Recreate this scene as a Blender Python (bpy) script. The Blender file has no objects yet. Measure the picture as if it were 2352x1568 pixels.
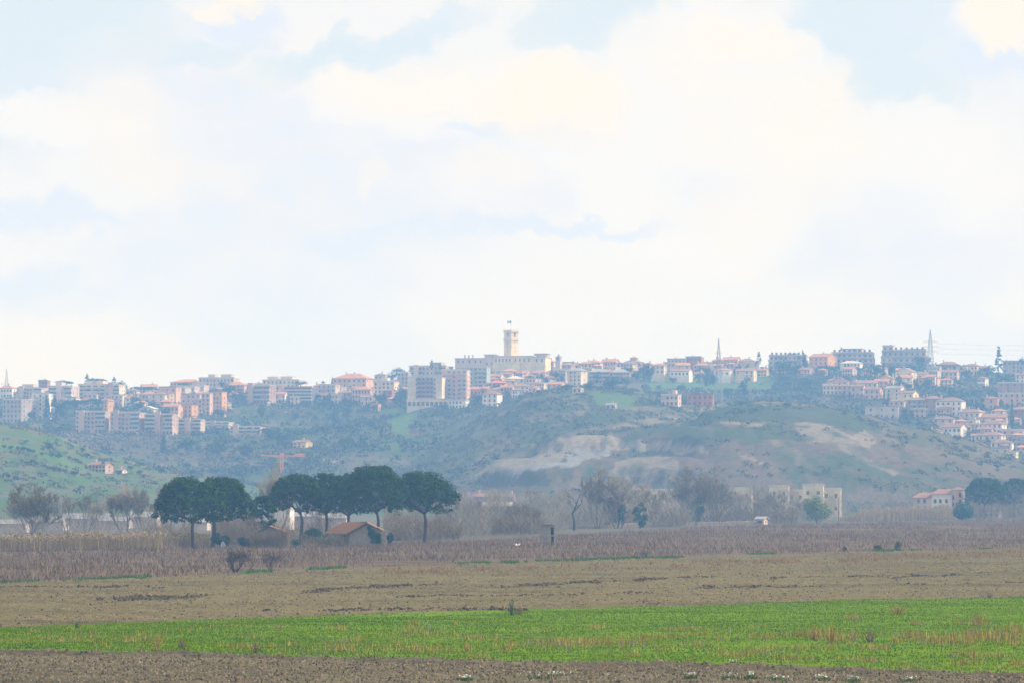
import bpy, math, random
import numpy as np
from mathutils import Vector, Matrix
R = math.radians
C = bpy.context.scene.collection
SC = bpy.context.scene
rng = np.random.default_rng(7)
random.seed(7)

# ------------------------------------------------------------------ camera
F, HR, EYE = 9055.0, 1123.0, 10.0            # focal length in reference pixels (2352 wide), horizon row, eye height
PITCH = math.atan((HR - 784) / F)
cam = bpy.data.cameras.new('camera')
cam.sensor_width = 36; cam.lens = 36 * F / 2352
cam.clip_start = 1; cam.clip_end = 20000
camo = bpy.data.objects.new('camera', cam); C.objects.link(camo)
camo.location = (0, 0, EYE); camo.rotation_euler = (math.pi / 2 + PITCH, 0, 0)
SC.camera = camo
SC.render.engine = 'CYCLES'
SC.cycles.use_denoising = True
SC.cycles.max_bounces = 6; SC.cycles.diffuse_bounces = 3; SC.cycles.glossy_bounces = 2
SC.cycles.transparent_max_bounces = 8; SC.cycles.volume_bounces = 2
SC.cycles.caustics_reflective = False; SC.cycles.caustics_refractive = False
SC.view_settings.view_transform = 'Standard'; SC.view_settings.look = 'None'
SC.view_settings.exposure = 0.2; SC.view_settings.gamma = 1.0

# ------------------------------------------------------------------ world
SUN_EL, SUN_AZ = R(36), R(70)                # azimuth measured from +Y towards +X (front right)
W = bpy.data.worlds.new('World'); SC.world = W; W.use_nodes = True
nt = W.node_tree; nt.nodes.clear()
def nd(tree, t, **kw):
    n = tree.nodes.new(t)
    for k, v in kw.items(): setattr(n, k, v)
    return n
def M(op, a, b=0.0, c=0.0, tree=None):
    tree = tree or nt
    n = tree.nodes.new('ShaderNodeMath'); n.operation = op
    for i, v in enumerate((a, b, c)):
        if isinstance(v, (int, float)): n.inputs[i].default_value = v
        else: tree.links.new(v, n.inputs[i])
    return n.outputs[0]
def sstep(v, lo, hi):
    n = nt.nodes.new('ShaderNodeMapRange'); n.interpolation_type = 'SMOOTHSTEP'
    nt.links.new(v, n.inputs[0]); n.inputs[1].default_value = lo; n.inputs[2].default_value = hi
    return n.outputs[0]
def mixc(f, a, b):
    n = nt.nodes.new('ShaderNodeMix'); n.data_type = 'RGBA'
    if isinstance(f, (int, float)): n.inputs[0].default_value = f
    else: nt.links.new(f, n.inputs[0])
    for i, v in ((6, a), (7, b)):
        if isinstance(v, tuple): n.inputs[i].default_value = (*v, 1)
        else: nt.links.new(v, n.inputs[i])
    return n.outputs[2]
tc = nd(nt, 'ShaderNodeTexCoord')
sep = nd(nt, 'ShaderNodeSeparateXYZ'); nt.links.new(tc.outputs['Generated'], sep.inputs[0])
dx_, dy_, dz_ = sep.outputs
def wnoise(scale, stretch=(1, 1, 1), off=(0, 0, 0), detail=6, rough=0.55, dist=0.0):
    mp = nd(nt, 'ShaderNodeMapping'); nt.links.new(tc.outputs['Generated'], mp.inputs[0])
    mp.inputs['Scale'].default_value = [9.055 * s for s in stretch]; mp.inputs['Location'].default_value = off
    n = nd(nt, 'ShaderNodeTexNoise'); nt.links.new(mp.outputs[0], n.inputs['Vector'])
    n.inputs['Scale'].default_value = scale; n.inputs['Detail'].default_value = detail
    n.inputs['Roughness'].default_value = rough; n.inputs['Distortion'].default_value = dist
    return n.outputs[0]
# azimuth / elevation in thousandths of the reference picture, warped by noise so that edges billow
uu = M('MULTIPLY', M('ARCTAN2', dx_, dy_), 9.055)
vv = M('MULTIPLY', M('ARCSINE', dz_), 9.055)
nw1 = M('SUBTRACT', wnoise(6.0, detail=9, rough=0.66), 0.5)
nw2 = M('SUBTRACT', wnoise(6.0, off=(3.1, 7.7, 1.3), detail=9, rough=0.66), 0.5)
uw = M('ADD', uu, M('MULTIPLY', nw1, 0.26)); vw = M('ADD', vv, M('MULTIPLY', nw2, 0.24))
def blob(px, row, rx, ry, soft=0.35, tilt=0.0):
    """1 inside an ellipse given in reference pixels, 0 outside, noisy edge"""
    a = M('SUBTRACT', uw, (px - 1176) / 1000); b = M('SUBTRACT', vw, (HR - row) / 1000)
    b = M('SUBTRACT', b, M('MULTIPLY', a, tilt))
    q = M('ADD', M('POWER', M('ABSOLUTE', M('MULTIPLY', a, 1000 / rx)), 2.0), M('POWER', M('ABSOLUTE', M('MULTIPLY', b, 1000 / ry)), 2.0))
    return M('SUBTRACT', 1.0, sstep(q, 1 - soft, 1 + soft))
def union(*bs):
    o = bs[0]
    for b in bs[1:]: o = M('MAXIMUM', o, b)
    return o
sky = nd(nt, 'ShaderNodeTexSky', sky_type='NISHITA'); sky.sun_disc = False
sky.sun_elevation = SUN_EL; sky.sun_rotation = SUN_AZ
sky.air_density = 1.0; sky.dust_density = 2.0
skyc = nd(nt, 'ShaderNodeVectorMath', operation='SCALE'); nt.links.new(sky.outputs[0], skyc.inputs[0]); skyc.inputs['Scale'].default_value = 0.10
# thin veil over all of the sky, open blue only as gaps between heaps of cloud
gaps = union(blob(120, 70, 330, 160, .6), blob(300, 150, 300, 50, .5, .1), blob(1390, 35, 190, 120, .5, .2),
             blob(2010, 60, 190, 130, .6), blob(2060, 190, 180, 60, .9), blob(820, 120, 300, 40, .9, .25),
             sstep(wnoise(0.55, (1, 1, 2.0), (5, 2, 9)), 0.56, 0.68))
gaps = M('MULTIPLY', gaps, M('SUBTRACT', 1.0, M('MULTIPLY', sstep(vv, 0.85, 0.30), 0.85)))
heaps = union(blob(1640, 330, 340, 320, .16), blob(1700, 120, 170, 100, .2), blob(1270, 250, 330, 130, .18),
              blob(2030, 400, 280, 170, .25), blob(860, 230, 150, 60, .25), blob(980, 240, 170, 75, .22), blob(2310, 50, 130, 80, .25),
              blob(170, 270, 180, 75, .2), blob(1850, 250, 110, 90, .16))
base_n = wnoise(1.3, (1, 1, 2.2), (1, 4, 2), 6, 0.55)
shade = union(blob(570, 60, 80, 45, .9), blob(100, 500, 220, 40, .9), blob(580, 475, 110, 28, .9), blob(790, 540, 170, 36, .8), blob(1180, 310, 160, 22, .9),
              blob(1150, 520, 420, 20, .9), blob(2270, 150, 100, 40, .9), blob(90, 680, 200, 50, .95),
              M('MULTIPLY', sstep(base_n, 0.50, 0.36), 0.55))
warm = union(M('MULTIPLY', blob(1260, 230, 180, 95, .9), 1.0), M('MULTIPLY', blob(2320, 40, 110, 80, .5), 1.0), M('MULTIPLY', blob(1000, 215, 260, 60, .8), .6),
             M('MULTIPLY', blob(1850, 280, 160, 110, .8), .55), M('MULTIPLY', blob(520, 10, 60, 30, .8), .8), M('MULTIPLY', blob(1700, 110, 150, 60, .8), .6),
             M('MULTIPLY', blob(840, 410, 30, 40, .8), .45), M('MULTIPLY', blob(1130, 385, 90, 35, .9), .4), M('MULTIPLY', blob(420, 370, 60, 30, .9), .4),
             M('MULTIPLY', sstep(wnoise(1.6, (1, 1, 1.6), (8, 3, 3)), 0.52, 0.70), 0.55))
thin = mixc(0.88, skyc.outputs[0], (0.765, 0.855, 0.945))
veil = mixc(sstep(base_n, 0.35, 0.65), (0.825, 0.845, 0.915), (0.89, 0.885, 0.89))
col = mixc(gaps, veil, thin)
col = mixc(M('MULTIPLY', heaps, 0.75), col, (0.92, 0.91, 0.905))
col = mixc(M('MULTIPLY', shade, 0.9), col, (0.74, 0.81, 0.945))
col = mixc(M('MULTIPLY', warm, 0.95), col, (0.97, 0.90, 0.795))
bg = nd(nt, 'ShaderNodeBackground'); nt.links.new(col, bg.inputs[0]); bg.inputs[1].default_value = 0.92
wo = nd(nt, 'ShaderNodeOutputWorld'); nt.links.new(bg.outputs[0], wo.inputs[0])

# ------------------------------------------------------------------ sun
sun = bpy.data.lights.new('sun', 'SUN'); sun.energy = 5.0; sun.angle = R(0.53); sun.color = (1.0, 0.94, 0.86)
suno = bpy.data.objects.new('sun', sun); C.objects.link(suno)
sd = Vector((math.sin(SUN_AZ) * math.cos(SUN_EL), math.cos(SUN_AZ) * math.cos(SUN_EL), math.sin(SUN_EL)))
suno.rotation_euler = sd.to_track_quat('Z', 'Y').to_euler(); suno.location = sd * 300

# ------------------------------------------------------------------ photo geometry helpers
def slope(px, row):
    cx, cy = (np.asarray(px, float) - 1176) / F, (784 - np.asarray(row, float)) / F
    c, s = math.cos(PITCH), math.sin(PITCH)
    y = c - cy * s
    return cx / y, (s + cy * c) / y            # x and z per metre of depth
def at(px, row, d):
    a, b = slope(px, row); return np.array([a * d, d, EYE + b * d])
def ground(px, row, z=0.0):
    a, b = slope(px, row); d = (z - EYE) / b; return np.array([a * d, d, z + 0 * d])
def project(x, y, z):
    c, s = math.cos(PITCH), math.sin(PITCH)
    fz = y * c + (z - EYE) * s; up = -y * s + (z - EYE) * c
    return 1176 + F * x / fz, 784 - F * up / fz

# ------------------------------------------------------------------ numpy noise
def _h(ix, iy, seed):
    n = (ix.astype(np.int64) * 374761393 + iy.astype(np.int64) * 668265263 + seed * 974711) & 0x7fffffff
    n = ((n ^ (n >> 13)) * 1274126177) & 0x7fffffff
    n = (n ^ (n >> 16)) & 0xffff
    return n / 65535.0
def vnoise(x, y, seed=0):
    x = np.asarray(x, float); y = np.asarray(y, float)
    ix, iy = np.floor(x), np.floor(y); fx, fy = x - ix, y - iy
    fx = fx * fx * (3 - 2 * fx); fy = fy * fy * (3 - 2 * fy)
    a, b = _h(ix, iy, seed), _h(ix + 1, iy, seed); c, d = _h(ix, iy + 1, seed), _h(ix + 1, iy + 1, seed)
    return (a * (1 - fx) + b * fx) * (1 - fy) + (c * (1 - fx) + d * fx) * fy
def fbm(x, y, seed=0, oct=4):
    o, a, t = 0, 0.5, 0
    for k in range(oct):
        o = o + a * vnoise(x * 2 ** k, y * 2 ** k, seed + k); t += a; a *= 0.5
    return o / t

# ------------------------------------------------------------------ mesh helpers
def raw_mesh(name, V, Fc, mats, fmat=None, smooth=False):
    """V (n,3); Fc (m,k) array of equal-sided polygons"""
    me = bpy.data.meshes.new(name)
    V = np.ascontiguousarray(V, np.float32); Fc = np.ascontiguousarray(Fc, np.int32)
    m, k = Fc.shape
    me.vertices.add(len(V)); me.vertices.foreach_set('co', V.ravel())
    me.loops.add(m * k); me.loops.foreach_set('vertex_index', Fc.ravel())
    me.polygons.add(m); me.polygons.foreach_set('loop_start', np.arange(0, m * k, k, dtype=np.int32))
    for x in (mats if isinstance(mats, (list, tuple)) else [mats]): me.materials.append(x)
    if fmat is not None: me.polygons.foreach_set('material_index', np.ascontiguousarray(fmat, np.int32))
    if smooth: me.polygons.foreach_set('use_smooth', np.ones(m, bool))
    me.update(calc_edges=True)
    return me
class MB:
    """collects simple solids into one mesh"""
    def __init__(s): s.v = []; s.f = []; s.m = []
    def poly(s, pts, mi=0):
        n = len(s.v); s.v += [tuple(p) for p in pts]; s.f.append(tuple(range(n, n + len(pts)))); s.m.append(mi)
    def box(s, x0, x1, y0, y1, z0, z1, mi=0):
        n = len(s.v)
        s.v += [(x, y, z) for z in (z0, z1) for x, y in ((x0, y0), (x1, y0), (x1, y1), (x0, y1))]
        for f in ((3, 2, 1, 0), (4, 5, 6, 7), (0, 1, 5, 4), (1, 2, 6, 5), (2, 3, 7, 6), (3, 0, 4, 7)):
            s.f.append(tuple(n + i for i in f)); s.m.append(mi)
    def tube(s, pts, rad, n=5, mi=0):
        pts = [Vector(p) for p in pts]; b = len(s.v)
        for i, p in enumerate(pts):
            t = (pts[min(i + 1, len(pts) - 1)] - pts[max(i - 1, 0)])
            t = t.normalized() if t.length > 1e-9 else Vector((0, 0, 1))
            u = t.orthogonal().normalized() if abs(t.z) < .99 else Vector((1, 0, 0)); w = t.cross(u)
            r = rad[i] if hasattr(rad, '__len__') else rad
            for k in range(n):
                a = 2 * math.pi * k / n; s.v.append(tuple(p + (u * math.cos(a) + w * math.sin(a)) * r))
        for i in range(len(pts) - 1):
            for k in range(n):
                k2 = (k + 1) % n
                s.f.append((b + i * n + k, b + i * n + k2, b + (i + 1) * n + k2, b + (i + 1) * n + k)); s.m.append(mi)
        s.f.append(tuple(b + k for k in reversed(range(n)))); s.m.append(mi)
        e = b + (len(pts) - 1) * n; s.f.append(tuple(e + k for k in range(n))); s.m.append(mi)
    def prism(s, prof, y0, y1, mi=0):
        """profile in x,z pulled from y0 to y1"""
        n = len(prof); b = len(s.v)
        s.v += [(x, y0, z) for x, z in prof] + [(x, y1, z) for x, z in prof]
        s.f.append(tuple(b + i for i in range(n))); s.m.append(mi)
        s.f.append(tuple(b + n + i for i in reversed(range(n)))); s.m.append(mi)
        for i in range(n):
            j = (i + 1) % n; s.f.append((b + j, b + i, b + n + i, b + n + j)); s.m.append(mi)
    def mesh(s, name, mats):
        me = bpy.data.meshes.new(name); me.from_pydata(s.v, [], s.f)
        for x in (mats if isinstance(mats, (list, tuple)) else [mats]): me.materials.append(x)
        if any(s.m): me.polygons.foreach_set('material_index', s.m)
        me.update(); return me
def link(name, me, parent=None, loc=None, rz=None, scale=None):
    o = bpy.data.objects.new(name, me); C.objects.link(o)
    if parent: o.parent = parent
    if loc is not None: o.location = loc
    if rz is not None: o.rotation_euler = (0, 0, rz)
    if scale is not None: o.scale = scale
    return o
def tag(o, label=None, cat=None, group=None, kind=None):
    if label: o['label'] = label
    if cat: o['category'] = cat
    if group: o['group'] = group
    if kind: o['kind'] = kind
    return o
def thing(name, label, cat, loc=(0, 0, 0), rz=0.0, group=None):
    o = link(name, None, None, loc, rz); o.empty_display_size = 0.5
    return tag(o, label, cat, group)

# ------------------------------------------------------------------ materials
def mat(name, col, rough=0.85, var=0.25, scale=1.0, island=0.0, col2=None, bump=0.0, spec=0.2, metal=0.0, trans=0.0, detail=5):
    m = bpy.data.materials.new(name); m.use_nodes = True; t = m.node_tree; b = t.nodes['Principled BSDF']
    b.inputs['Roughness'].default_value = rough; b.inputs['Specular IOR Level'].default_value = spec; b.inputs['Metallic'].default_value = metal
    tcn = t.nodes.new('ShaderNodeTexCoord')
    n = t.nodes.new('ShaderNodeTexNoise'); n.inputs['Scale'].default_value = scale; n.inputs['Detail'].default_value = detail; n.inputs['Roughness'].default_value = 0.65
    t.links.new(tcn.outputs['Object'], n.inputs['Vector'])
    c2 = col2 or tuple(c * (1 - var) for c in col); c1 = col if col2 else tuple(min(1, c * (1 + var)) for c in col)
    mx = t.nodes.new('ShaderNodeMix'); mx.data_type = 'RGBA'
    mr = t.nodes.new('ShaderNodeMapRange'); mr.inputs[1].default_value = .3; mr.inputs[2].default_value = .7; t.links.new(n.outputs[0], mr.inputs[0])
    t.links.new(mr.outputs[0], mx.inputs[0]); mx.inputs[6].default_value = (*c2, 1); mx.inputs[7].default_value = (*c1, 1)
    out = mx.outputs[2]
    if island:
        g = t.nodes.new('ShaderNodeNewGeometry'); hs = t.nodes.new('ShaderNodeHueSaturation')
        v = M('ADD', M('MULTIPLY', g.outputs['Random Per Island'], 2 * island, tree=t), 1 - island, tree=t)
        h = M('ADD', M('MULTIPLY', M('FRACT', M('MULTIPLY', g.outputs['Random Per Island'], 7.31, tree=t), tree=t), .05, tree=t), .475, tree=t)
        t.links.new(v, hs.inputs['Value']); t.links.new(h, hs.inputs['Hue']); t.links.new(out, hs.inputs['Color']); out = hs.outputs[0]
    t.links.new(out, b.inputs['Base Color'])
    if bump:
        bp = t.nodes.new('ShaderNodeBump'); bp.inputs['Strength'].default_value = bump; bp.inputs['Distance'].default_value = 0.1
        t.links.new(n.outputs[0], bp.inputs['Height']); t.links.new(bp.outputs[0], b.inputs['Normal'])
    return m

# ------------------------------------------------------------------ the plain: fields as strips that share their edges
def edge(pts):
    g = np.array([ground(*p) for p in pts]); return g[:, 0], g[:, 1]
E1 = edge([(0, 1495), (400, 1503), (700, 1512), (1000, 1520), (1176, 1524), (1500, 1527), (1764, 1533), (2100, 1543), (2352, 1548)])
E2 = edge([(0, 1443), (300, 1430), (588, 1420), (1176, 1398), (1764, 1387), (2352, 1374)])
E3 = edge([(0, 1337), (588, 1313), (1176, 1291), (1764, 1272), (2352, 1258)])
E4 = edge([(0, 1266), (363, 1263), (800, 1252), (1176, 1238), (1500, 1216), (1764, 1206), (2352, 1192)])
def ev(E, x):
    x = np.asarray(x, float); ex, ey = E
    y = np.interp(x, ex, ey)
    s0 = (ey[1] - ey[0]) / (ex[1] - ex[0]); s1 = (ey[-1] - ey[-2]) / (ex[-1] - ex[-2])
    return np.where(x < ex[0], ey[0] + s0 * (x - ex[0]), np.where(x > ex[-1], ey[-1] + s1 * (x - ex[-1]), y))
def y0(x): return np.full_like(np.asarray(x, float), 150.0)
def y1(x): return np.clip(ev(E1, x) + 1.6 * (fbm(x * .5, x * 0 + 3, 5) - .5), 200, 262)
def y2(x): return np.maximum(ev(E2, x) + 2.6 * (fbm(x * .45, x * 0 + 9, 6) - .5), y1(x) + 3)
def y3(x): return np.maximum(ev(E3, x) + 14 * (fbm(x * .12, x * 0 + 2, 8) - .5), y2(x) + 20)
def y4(x): return np.clip(ev(E4, x) + 20 * (fbm(x * .1, x * 0 + 7, 9) - .5), 630, 1500)
def y5(x): return np.full_like(np.asarray(x, float), 1750.0)
def roll(x, y): return 0.5 * (fbm(x * .018, y * .018, 31, 3) - .5)
def z_near(x, y):
    q = np.clip((y1(x) - y), 0, 99)
    fur = -0.22 * np.exp(-((q - 3.4) / .7) ** 2) + .16 * np.exp(-((q - 1.6) / .8) ** 2) - .16 * np.exp(-((q - 9) / .8) ** 2) * (x > 5)
    return roll(x, y) + .26 * (fbm(x * 1.1, y * 1.1, 1, 4) - .5) + .16 * (fbm(x * .35, y * .18, 2, 3) - .5) + fur * np.clip(.4 + fbm(x * .2, y * 0, 4), 0, 1)
def z_green(x, y):
    ditch = -0.5 * np.exp(-(((x + 3 - (y - 330) * .15) / 6) ** 2 + ((y - (y2(x) - 5)) / 3.5) ** 2))
    return roll(x, y) + .5 * (fbm(x * .07, y * .07, 12, 3) - .5) + .14 * (fbm(x * .6, y * .6, 11, 3) - .5) + ditch + .06
def z_mid(x, y):
    return roll(x, y) + .42 * (fbm(x * .8, y * .6, 21, 4) - .5) + .35 * (fbm(x * .06, y * .13, 22, 4) - .5) + .10 * np.sin((y - .93 * x) * 2.1 + 3 * fbm(x * .05, y * .05, 24))
def z_weed(x, y): return roll(x, y) + .5 * (fbm(x * .05, y * .05, 41, 3) - .5)
def z_plain(x, y): return roll(x, y) * np.clip((1750 - y) / 300, 0, 1) - .05
def strip(name, a, b, hw, nx, ny, zf, m, pw=1.0):
    u = np.linspace(-hw, hw, nx); v = np.linspace(0, 1, ny) ** pw
    X = np.repeat(u[None, :], ny, 0); ya, yb = a(u), b(u)
    Y = ya[None, :] + (yb - ya)[None, :] * v[:, None]
    Z = zf(X, Y)
    e = np.minimum(v, 1 - v)[:, None] * (yb - ya)[None, :]
    Z = Z * np.clip(e / 1.2, 0, 1) + roll(X, Y) * (1 - np.clip(e / 1.2, 0, 1))
    V = np.stack([X, Y, Z], -1).reshape(-1, 3)
    i = np.arange((nx - 1) * (ny - 1)); i = i + i // (nx - 1)
    Fc = np.stack([i, i + 1, i + 1 + nx, i + nx], 1)
    return tag(link(name, raw_mesh(name, V, Fc, m, smooth=True)), kind='structure')

def soil_mat(name, dark, light, tint, s):
    m = bpy.data.materials.new(name); m.use_nodes = True; t = m.node_tree; b = t.nodes['Principled BSDF']
    b.inputs['Roughness'].default_value = 1; b.inputs['Specular IOR Level'].default_value = 0.05
    g = t.nodes.new('ShaderNodeNewGeometry')
    def nz(scale, det, off=0.0, st=(1, 1, 1)):
        mp = t.nodes.new('ShaderNodeMapping'); t.links.new(g.outputs['Position'], mp.inputs[0]); mp.inputs['Location'].default_value = (off, off, 0); mp.inputs['Scale'].default_value = st
        n = t.nodes.new('ShaderNodeTexNoise'); n.inputs['Scale'].default_value = scale; n.inputs['Detail'].default_value = det; n.inputs['Roughness'].default_value = .62
        t.links.new(mp.outputs[0], n.inputs['Vector']); return n.outputs[0]
    def mixn(f, a, c):
        x = t.nodes.new('ShaderNodeMix'); x.data_type = 'RGBA'; t.links.new(f, x.inputs[0])
        for i, q in ((6, a), (7, c)):
            if isinstance(q, tuple): x.inputs[i].default_value = (*q, 1)
            else: t.links.new(q, x.inputs[i])
        return x.outputs[2]
    def rmp(v, lo, hi):
        r = t.nodes.new('ShaderNodeMapRange'); r.inputs[1].default_value = lo; r.inputs[2].default_value = hi; t.links.new(v, r.inputs[0]); return r.outputs[0]
    c = mixn(rmp(nz(s, 4), .32, .68), dark, light)
    c = mixn(M('MULTIPLY', rmp(nz(s * .16, 5, 7, (1, .5, 1)), .45, .75), .65, tree=t), c, tint)
    c = mixn(M('MULTIPLY', rmp(nz(.05, 6, 19, (.5, 1.6, 1)), .46, .68), .75, tree=t), c, tuple(x * .62 for x in dark))
    t.links.new(c, b.inputs['Base Color'])
    bp = t.nodes.new('ShaderNodeBump'); bp.inputs['Strength'].default_value = .9; bp.inputs['Distance'].default_value = .14
    t.links.new(nz(s * 1.3, 5, 3), bp.inputs['Height']); t.links.new(bp.outputs[0], b.inputs['Normal'])
    return m
m_soil_near = soil_mat('soil_near', (.075, .060, .036), (.185, .148, .092), (.115, .11, .045), 1.6)
m_soil_mid = soil_mat('soil_mid', (.102, .082, .035), (.190, .155, .070), (.14, .125, .05), 1.4)
m_weedsoil = soil_mat('weed_soil', (.10, .068, .040), (.165, .115, .07), (.12, .10, .05), .6)
m_plain = soil_mat('plain_soil', (.10, .085, .06), (.15, .125, .09), (.09, .12, .05), .2)
m_turf = soil_mat('turf', (.095, .18, .001), (.125, .225, .001), (.13, .19, .002), .9)
strip('ploughed_field', y0, y1, 70, 500, 300, z_near, m_soil_near)
strip('grass_field', y1, y2, 80, 330, 220, z_green, m_turf)
strip('fallow_field', y2, y3, 120, 480, 260, z_mid, m_soil_mid)
strip('weed_field', y3, y4, 210, 260, 160, z_weed, m_weedsoil)
strip('plain', y4, y5, 330, 120, 120, z_plain, m_plain, 1.0)
gb = MB(); gb.box(-840, 840, -50, 3240, -1.2, -.9)
tag(link('ground', gb.mesh('ground', m_plain)), kind='structure')

# ------------------------------------------------------------------ hills
def crest(pts, d):
    p = np.array(pts, float); a, b = slope(p[:, 0], p[:, 1]); return a * d, EYE + b * d
HA = (1760, 2650, 500, 1.25, crest([(-500, 915), (-200, 908), (0, 906), (150, 897), (300, 894), (480, 893), (600, 893), (750, 893), (880, 882), (960, 868), (1040, 856), (1120, 844), (1180, 840), (1260, 844), (1400, 852), (1500, 856), (1700, 856), (1800, 847), (1900, 841), (2050, 838), (2140, 838), (2200, 850), (2352, 858), (2800, 870)], 2650))
HC1 = (1600, 2150, 330, 1.35, crest([(760, 1135), (860, 1082), (940, 1042), (1000, 1012), (1100, 962), (1200, 908), (1260, 892), (1330, 885), (1400, 885), (1480, 898), (1560, 906), (1640, 914), (1720, 925), (1800, 948), (1900, 985), (2000, 1020), (2200, 1080), (2400, 1130)], 2150))
HC2 = (1500, 1850, 260, 1.5, crest([(960, 1136), (1050, 1113), (1100, 1080), (1150, 1056), (1200, 1034), (1260, 1013), (1330, 1003), (1420, 1001), (1500, 990), (1560, 975), (1620, 950), (1680, 932), (1750, 924), (1850, 927), (1950, 940), (2010, 958), (2060, 974), (2120, 983), (2180, 1000), (2230, 1016), (2300, 1046), (2352, 1060), (2450, 1090), (2700, 1130)], 1850))
HB = (1300, 1780, 260, 1.3, crest([(-500, 930), (-100, 952), (0, 966), (60, 977), (140, 1001), (200, 1030), (300, 1055), (400, 1080), (500, 1101), (600, 1118), (700, 1135), (900, 1150)], 1780))
def hz(H, x, y):
    foot, dc, back, p, (cx, cz) = H
    s = np.asarray(x) / np.asarray(y) * dc                       # crest heights run along sight lines of the valley
    zc = np.maximum(np.interp(s, cx, cz), -3)
    t = np.clip((y - foot) / (dc - foot), 0, 1)
    f = (1 - (1 - t) ** p)
    g = 1 - np.clip((y - dc) / back, 0, 1) ** 1.4
    return np.where(y < foot, -3, np.where(y <= dc, -3 + (zc + 3) * f, -3 + (zc + 3) * g))
def terrain_all(x, y):
    x = np.asarray(x, float); y = np.asarray(y, float)
    w = np.clip((y - 1300) / 250, 0, 1)
    n1 = fbm(x * .012, y * .008, 51, 4) - .5; n2 = fbm(x * .06, y * .035, 52, 4) - .5; n3 = fbm(x * .25, y * .12, 53, 3) - .5
    hA = hz(HA, x, y); hB = hz(HB, x, y); hC = hz(HC1, x, y); hD = hz(HC2, x, y)
    low = lambda h, dc, back: np.clip(1 - np.abs(y - dc) / 300, 0, 1)      # calmer near a crest, so that its outline stays
    hA = hA + (16 * n1 + 3 * n2) * w * np.clip((2560 - y) / 250, 0, 1) * np.clip(hA / 15, 0, 1)
    hC = hC + (6 * n1 + 2.4 * n2) * w * np.clip(hC / 10, 0, 1)
    hD = hD + (3 * n1 + 2.6 * n2 + 1.2 * n3) * w * np.clip(hD / 10, 0, 1)
    hB = hB + (4 * n1 + 1.8 * n2) * w * np.clip(hB / 10, 0, 1)
    # quarry bench: a step cut into the near knoll
    px, _ = project(x, y, hD)
    cut = np.clip((px - 1080) / 60, 0, 1) * np.clip((1640 - px) / 60, 0, 1)
    hD = np.where(cut > 0, hD + cut * 2.6 * np.tanh(3 * np.sin(hD * .42)) * np.clip(hD / 8, 0, 1), hD)
    S = np.stack([hA, hB, hC, hD]); return S
def terrain(x, y): return np.maximum(terrain_all(x, y).max(0), -1)
_dd = np.arange(1310, 2900, 3.0)
def hit(px, row, d0=1310, fall=2600):
    a, b = slope(px, row); d = _dd[_dd >= d0]
    z = EYE + b * d; t = terrain(a * d, d)
    k = np.nonzero(z <= t)[0]
    if len(k) == 0: dd = fall
    else: dd = d[k[0]]
    return np.array([a * dd, dd, EYE + b * dd])
nu, ny = 640, 400
U = np.linspace(-.185, .185, nu); Yv = np.linspace(1290, 2960, ny)
TX = U[None, :] * Yv[:, None]; TY = np.repeat(Yv[:, None], nu, 1)
TS = terrain_all(TX, TY); TZ = np.maximum(TS.max(0), -1); own = TS.argmax(0)
PX, PR = project(TX, TY, TZ)
def inside(poly, x, y):
    p = np.array(poly, float); r = np.zeros(np.shape(x), bool); j = len(p) - 1
    for i in range(len(p)):
        c = ((p[i, 1] > y) != (p[j, 1] > y)) & (x < (p[j, 0] - p[i, 0]) * (y - p[i, 1]) / (p[j, 1] - p[i, 1] + 1e-9) + p[i, 0])
        r ^= c; j = i
    return r
# land cover (meadow, scrub, bare earth) of the ground itself
OLIVE, SCRUB, MEAD, PALE, TAN, DARK, EARTH = [np.array(c) for c in ((.058, .075, .035), (.11, .095, .062), (.062, .112, .032), (.235, .20, .155), (.20, .16, .10), (.045, .065, .04), (.17, .13, .09))]
N1 = fbm(TX * .03, TY * .02, 61, 4)[..., None]; N2 = fbm(TX * .15, TY * .06, 62, 4)[..., None]
mixv = lambda a, b, f: a * (1 - f) + b * f
stp = lambda v, lo, hi: np.clip((v - lo) / (hi - lo), 0, 1)
COL = mixv(OLIVE, SCRUB, stp(N1, .4, .6))
COL = mixv(COL, MEAD * .8, stp(N2 * .6 + N1[..., ::-1, :] * .4, .54, .64) * .7)
o = own[..., None]
COL = np.where(o == 1, mixv(MEAD, mixv(OLIVE, TAN, .4), stp(N2, .42, .62)), COL)
COL = np.where(o == 2, mixv(mixv(DARK, OLIVE, .6), mixv(OLIVE, EARTH, .6), stp(N2 * .7 + N1 * .3, .45, .62)), COL)
COL = np.where(o == 3, mixv(mixv(DARK, OLIVE, .7), EARTH * .68, stp(N2 * .5 + N1 * .5, .42, .6)), COL)
WX = PX + 22 * (fbm(TX * .12, TY * .05, 71, 3) - .5); WR = PR + 16 * (fbm(TX * .12, TY * .05, 72, 3) - .5)
def paint(who, poly, col, amt=1.0, rough=.5):
    global COL
    k = inside(poly, WX, WR)[..., None] & (np.isin(o, who))
    f = amt * (1 - rough + rough * stp(N2, .35, .6))
    COL = np.where(k, mixv(COL, np.array(col), f), COL)
paint([1, 0], [(45, 962), (110, 975), (190, 998), (215, 1035), (180, 1022), (140, 1000), (60, 985)], TAN, .9)
paint([1], [(290, 1048), (460, 1082), (470, 1092), (300, 1062)], TAN, .7)
paint([1], [(-60, 1005), (60, 1025), (250, 1090), (250, 1100), (50, 1040), (-60, 1018)], MEAD * 1.25, .9)
paint([0], [(372, 1058), (448, 1062), (444, 1088), (376, 1080)], MEAD, .9)
paint([0], [(878, 938), (975, 940), (945, 965), (930, 1000), (905, 1002), (895, 965)], MEAD * 1.1, 1, .2)
paint([0], [(738, 930), (800, 942), (800, 950), (740, 944)], MEAD * 1.3, .9, .2)
paint([0], [(850, 1002), (930, 1010), (935, 1040), (850, 1040)], MEAD * 1.1, .7)
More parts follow.
